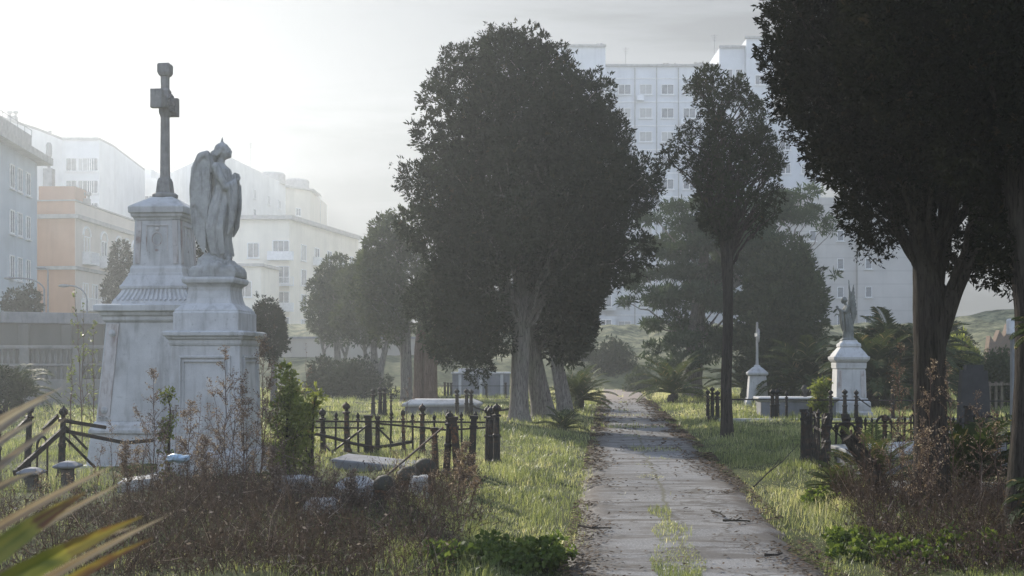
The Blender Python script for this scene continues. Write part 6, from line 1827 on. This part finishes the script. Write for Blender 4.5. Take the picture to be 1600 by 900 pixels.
def build_plants():
    def left(n):
        Y = RNG.uniform(10.0, 18.2, n); px = RNG.uniform(-20, 800, n)
        py = 563 + 3600 / Y
        # the thicket thins to the right and close to the lens on the right
        lim = 745 + 60 * nz(Y * 0, Y, 1.1) - np.clip((py - 800), 0, 200) * .55
        k = (px < lim) & (RNG.uniform(0, 1, n) < np.clip(1.25 - np.abs(px - 420) / 460, .25, 1)) & ~((px < 230) & (Y > 15.6))
        return X_(px[k], Y[k]), Y[k]
    brush('dry_brush', 'tangled brown dry brush filling the lower left foreground', 8500, left, (.15, .72), 'brush', 1)
    def right(n):
        Y = RNG.uniform(10.6, 16.5, n); px = RNG.uniform(1290, 1640, n)
        lim = 1300 + (16.5 - Y) * 14
        k = (px > lim) & (nz(X_(px, Y), Y, 1.2) > -.6)
        return X_(px[k], Y[k]), Y[k]
    brush('dry_brush', 'brown dead twigs and weeds tangled around the right foreground trunks', 4200, right, (.2, .7), 'brush', 2)
    W = [('tall russet weed in front of the angel pedestal, left of its panel', 352, 540, 16.4, .01, 1.2), ('tall pinkish weed at the right corner of the angel pedestal', 408, 522, 16.6, .02, 1.3),
         ('thin pale weed against the middle of the angel pedestal', 383, 600, 15.8, -.03, .9), ('feathery weed between the two large pedestals', 240, 575, 18.2, .0, 1.1),
         ('weed with pale tips in front of the cross pedestal', 292, 625, 16.8, .05, 1.0), ('short bristly weed left of the angel pedestal foot', 318, 680, 15.6, .0, 1.0),
         ('bare weed stalk with plumes right of the leafy shrub', 478, 535, 22.5, .0, .35), ('thin curved stalk rising over the left iron railing', 632, 590, 21.5, .06, .3),
         ('rust coloured weed clump among the pale leaning posts', 724, 690, 16.2, .0, 1.3), ('dark thin weed right of the dome capped posts', 716, 720, 14.2, .01, .8),
         ('weed leaning out of the brush towards the path', 735, 745, 14.8, .25, .6), ('low reddish weed below the angel pedestal', 430, 700, 14.6, -.05, 1.2), ('dry weed near the lower left marble', 545, 735, 14.2, .08, 1.0),
         ('brown weed stem with drooping tips beside the left pedestal foot', 200, 690, 16.2, -.05, 1.0)]
    for i, (lab, px, yt, Y, ln, de) in enumerate(W): weed(lab, px, yt, Y, 500 + i, ln, de, nb=30 if de > .8 else 12, bits=30, leaf=.017, r0=.008)
    g2 = 'thin dry stalks across the brush'
    for i, (px, yt, Y, ln, lab) in enumerate(((150, 690, 15.2, .08, 'leaning dry stalk left of the cross pedestal base'), (178, 655, 16.0, -.06, 'forked dry stalk before the cross pedestal edge'), (222, 640, 16.2, .10, 'dry stalk leaning right across the cross pedestal base'),
            (262, 668, 15.0, -.1, 'dry stalk next to the blue bag'), (306, 612, 16.0, .04, 'slim dry stalk left of the angel pedestal panel'), (334, 655, 14.8, .12, 'arching dry stalk before the angel pedestal foot'), (368, 575, 16.2, -.02, 'straight dry stalk up the middle of the angel pedestal panel'),
            (392, 640, 14.6, .1, 'dry stalk crossing low before the angel pedestal'), (428, 598, 16.5, .05, 'dry stalk at the right edge of the angel pedestal'), (452, 690, 15.0, -.12, 'dry stalk under the yellow-green shrub'), (492, 705, 14.8, .1, 'dry stalk between shrub and marble pieces'),
            (530, 722, 14.2, -.1, 'dry stalk over the marble pieces'), (572, 715, 14.5, .12, 'dry stalk before the leftmost dome capped post'), (622, 700, 15.0, -.08, 'dry stalk between the dome capped posts'), (668, 690, 15.2, .1, 'dry stalk under the short rusty post'), (700, 705, 15.2, -.05, 'dry stalk before the pale leaning post'),
            (60, 735, 14.5, .1, 'dry stalk under the collapsed railing'), (118, 742, 13.8, -.1, 'dry stalk beside the foreground palm tips'))):
        weed(lab, px, yt, Y, 900 + i, ln, .75, nb=15, bits=16, leaf=.013, r0=.006, group=g2, name='dry_stalk', spread=.38)
    W = [('tall russet weed left of the forked trunk', 1412, 535, 15.0, -.02, 1.2), ('curling brown weed climbing in front of the forked trunk', 1448, 560, 14.0, .03, 1.5), ('reddish weed right of the forked trunk', 1490, 560, 14.6, -.05, 1.0),
         ('pale feathery weed in front of the ornate railing', 1392, 600, 14.6, .04, 1.0), ('short dense brown weed at the forked trunk foot', 1436, 650, 13.4, .02, 1.6), ('thin dark weed near the right verge', 1352, 668, 14.8, -.04, .7),
         ('dry weed by the dark gravestone', 1535, 610, 14.4, -.05, .9), ('wiry weed under the nearest trunk', 1562, 640, 13.2, -.06, 1.0)]
    for i, (lab, px, yt, Y, ln, de) in enumerate(W): weed(lab, px, yt, Y, 600 + i, ln, de * .62, nb=26 if de > .8 else 12, bits=20, leaf=.016, r0=.008)
    # green saplings left of the cross pedestal
    for i, (px, yt, lab) in enumerate(((128, 452, 'tallest thin leafy sapling left of the cross pedestal'), (146, 500, 'second slender sapling close to the cross pedestal'), (108, 560, 'short leafy sapling left of the other two'))):
        weed(lab, px, yt, 25, 700 + i, -.04 + .04 * i, .8, 'sapling', 'leafy saplings by the cross pedestal', 'sapling', 20, .32, .042, 'sapling', .012, 8)
    # leafy shrubs
    def shrub(label, px, Y, rows, n, sr, mat, seed, sp, sz, k=7, wd=.3, nm='shrub', **kw):
        P = prof_px(rows, Y, px)
        lb = lobes_from_profile(P, n, sr, seed, inner=.5)
        if nm == 'ground_plant':
            sp_ = np.random.default_rng(seed); lb[:, 0] += sp_.normal(0, .12, len(lb)); lb[:, 1] += sp_.normal(0, .15, len(lb)); lb[:, 2] = .03 + lb[:, 2] * sp_.uniform(.35, 1.0, len(lb)); lb[:, 5] *= .6
        z = max(p[0] for p in P)
        return tree(nm, label, (X_(px, Y), Y), [[(0, 0, -.05, .025), (0, 0, z * .4, .02), (.02, 0, z * .8, .01)]], lb, M[mat], M['bark_dark'], sp, sz, k, seed, 'leafy shrubs and low plants', limbs=12, limb_from=.0, limb_r=.012, cat='shrub', width=wd, fill=.5, inner_keep=.6, jitter=.25, **kw)
    shrub('yellow-green leafy shrub right of the angel pedestal', 448, 18.6, [(578, 435, 455), (600, 425, 468), (630, 415, 488), (665, 412, 492), (700, 415, 490), (735, 420, 480)], 34, (.09, .16), 'shrub', 801, .055, .055, 5, .28)
    shrub('upright spray of the yellow-green shrub beside the left iron railing', 488, 18.3, [(618, 490, 499), (640, 480, 496), (665, 470, 495), (700, 465, 490), (740, 468, 490)], 16, (.06, .11), 'shrub', 802, .055, .05, 5, .28)
    shrub('dark small shrub between the two large pedestals', 264, 18.4, [(610, 255, 268), (635, 248, 276), (665, 246, 278), (700, 248, 276), (745, 245, 280)], 18, (.06, .1), 'shrub', 803, .06, .045, 5, .3)
    shrub('dark shrub before the pedestal of the small angel', 1284, 38.5, [(598, 1276, 1292), (612, 1270, 1298), (632, 1266, 1300), (650, 1270, 1296)], 16, (.14, .22), 'shrub', 804, .09, .09, 5, .3)
    low = [('bright green broad leaved plant at the lower edge left of the path', 850, 11.3, [(842, 835, 865), (860, 800, 895), (885, 790, 900)], 16, 811), ('low green leaves at the lower edge right of the brush', 780, 11.6, [(850, 760, 800), (872, 735, 815)], 12, 812),
           ('bright green plant beside the right verge palm shrub', 1282, 15.6, [(770, 1270, 1292), (790, 1258, 1305), (805, 1255, 1310)], 14, 813), ('green leafy ground plant at the lower right of the path', 1380, 11.8, [(845, 1360, 1400), (868, 1310, 1430), (885, 1300, 1440)], 18, 814),
           ('green leafy ground plant below the forked trunk', 1490, 11.9, [(830, 1470, 1510), (858, 1440, 1540), (880, 1435, 1545)], 18, 815), ('small green plant by the right path edge near the twigs', 1325, 12.6, [(832, 1315, 1335), (850, 1295, 1350)], 9, 816),
           ('spreading low greenery under the brown weeds, left of the lower right corner', 1430, 11.5, [(850, 1405, 1455), (880, 1390, 1475)], 20, 817), ('green ground plant nearest the lower right corner', 1555, 11.6, [(845, 1535, 1575), (872, 1510, 1600)], 18, 818),
           ('faint green plant in the middle of the lower edge, touching the brush', 690, 11.2, [(855, 670, 710), (885, 640, 745)], 18, 819)]
    for lab, px, Y, rows, n, sd in low: shrub(lab, px, Y, rows, n * 2, (.04, .08), 'bright_leaf', sd, .045, .045, 5, .38, 'ground_plant', up=.1)
    # slanting palm stump by the right railing
    Y = 15.6
    T = thing('palm_stump', 'slanting fibrous palm stump between the ornate railing and forked trunk', 'stump', (X_(1378, Y), Y, 0), 0)
    pts = [(.05, 0, -.1), (0, 0, .15), (-.12, 0, .42), (-.27, 0, .66), (-.42, 0, .86)]
    MB().tube(pts, [.11, .10, .095, .09, .07], 14, True, .2, 3).build('trunk', M['bark_dark'], T)
    sc = MB(); rd = random.Random(9)
    for k in range(46):
        t = rd.uniform(.05, 1); i = min(int(t * 4), 3); p = Vector(pts[i]).lerp(Vector(pts[i + 1]), t * 4 - i); a = rd.uniform(0, 2 * PI)
        o = p + Vector((math.cos(a) * .09, math.sin(a) * .09, .02)); sc.bar(o, o + Vector((math.cos(a) * .06 - .04, math.sin(a) * .06, .07)), .03, .012)
    tag(sc.build('frond_stubs', M['bark_red'], T), kind='stuff')
    # fallen twigs on the path
    for i, (p, lab) in enumerate((([(1112, 803), (1124, 808), (1133, 812)], 'small forked twig lying on the right half of the path'), ([(1130, 818), (1150, 820), (1172, 819)], 'flat dark twig lying near the right path edge'),
                                  ([(1178, 764), (1200, 752), (1222, 744), (1247, 722)], 'long thin bare branch lying on the right verge by the railing'), ([(1195, 873), (1215, 875), (1222, 870)], 'short dark twig in the lower right corner of the path'),
                                  ([(905, 826), (925, 832), (955, 830)], 'dark bark strip on the left edge of the path'))):
        pts = [Vector((X_(x, 3600 / (y - 563)), 3600 / (y - 563), .035 + (.28 * k / 3 if i == 2 else .012 * (k % 2)))) for k, (x, y) in enumerate(p)]
        mb = MB().tube(pts, [.014, .011, .008, .004][:len(pts)], 6)
        mb.tube([pts[1], pts[1] + (pts[-1] - pts[1]) * .4 + Vector((.02, .10, .03))], [.008, .003], 5)
        tag(mb.build('twig', M['bark_dark'], None), lab, 'twig', 'fallen twigs on and beside the path')

def build_foreground():
    T = thing('fan_palm', 'out of focus fan palm with browned leaf tips close to the lens', 'palm', (-1.75, 2.25, 0), 0)
    hub = Vector((0, 0, .78))
    MB().tube([(0, 0, -.1), (.0, 0, .3), (0, 0, .8)], [.09, .085, .07], 10, True, .15, 2).build('trunk', M['bark_dark'], T)
    B = [  # start px, end px, width px, depth, green share
        (-60, 712, 78, 606, 26, 2.5, 0), (-60, 744, 62, 640, 16, 2.45, 0), (-60, 782, 108, 636, 13, 2.4, 0), (-70, 866, 178, 712, 15, 2.3, 0), (-80, 925, 135, 752, 38, 2.15, .60),
        (-70, 905, 200, 735, 13, 2.4, 0), (-60, 950, 222, 790, 36, 2.1, .52), (-20, 960, 262, 790, 14, 2.35, 0), (20, 960, 240, 824, 18, 2.2, .35), (-60, 700, 98, 592, 10, 2.7, 0),
        (-40, 915, 215, 806, 12, 2.3, .0), (-60, 800, 60, 722, 14, 2.5, 0)]
    for i, (x0, y0, x1, y1, w, Y, gs) in enumerate(B):
        a = at(x0, y0, Y) - Vector(T.location); b = at(x1, y1, Y + .22) - Vector(T.location)
        ww = w * Y / F
        d = (b - a); side = d.cross(Vector((0, 1, 0))).normalized(); nrm = d.cross(side).normalized()
        V, Fc, Tt = [], [], []; n = 18; m_ = 9
        streak = RNG.normal(0, .16, m_)
        for k in range(n + 1):
            t = k / n
            p = a + d * t + Vector((0, 0, -.02 * t * t)) + nrm * .01 * math.sin(t * 3)
            q = ww * .5 * (1 if t < .35 else max(.05, 1 - ((t - .35) / .65) ** 1.5))
            if gs > 0:
                g = .30 + .25 * math.sin(k * .3) ** 2 if t < gs * .9 else (.80 if t < gs else .97)
            else: g = .25 + .5 * t
            for j in range(m_):
                e = j / (m_ - 1) * 2 - 1
                rag = 1 + .05 * math.sin(k * 2.3 + j) * (abs(e) > .9)
                V.append(p + side * q * e * rag + nrm * q * .5 * abs(e) + nrm * q * .05 * (j % 2))
                gg = g + streak[j] + RNG.normal(0, .05)
                if gs > 0 and t >= gs: gg = max(.9, min(1, gg))
                elif gs > 0: gg = min(.82, max(.1, gg))
                Tt.append(float(np.clip(gg, 0, 1)))
            if k:
                for j in range(m_ - 1):
                    o = (k - 1) * m_ + j; Fc.append((o, o + 1, o + m_ + 1, o + m_))
        mesh_np('leaf', np.array([tuple(v) for v in V]), np.array(Fc), M['palm_fg'] if gs > 0 else M['palm_dry'], T, np.array(Tt), True)
        if i % 3 == 0:
            MB().tube([hub, hub.lerp(a, .5) + Vector((0, 0, .03)), a], .008, 6).build('leaf_stalk', M['bark_red'], T)
SKY_FLAT, SKY_VEIL, SKY_MUL, SKY_STR = .97, ((.94, .95, .95), (.84, .90, .99), (.52, .68, 1.0)), 3.0, .10

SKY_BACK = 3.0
SUN_STR, EXPO = 5.0, 0.42
HAZE, HAZE_G = .00118, .6
NO_GRASS = [(-7.2, -4.9, 20.9, 23.1), (-5.4, -3.9, 19.2, 20.8)]
setup_world()
build_ground(); build_path(); build_grass(); build_litter()
build_buildings()
build_cross_monument(); build_angel(); build_far_angel(); build_far_cross()
build_graves(); build_iron()
build_trees(); build_palms(); build_plants(); build_foreground()
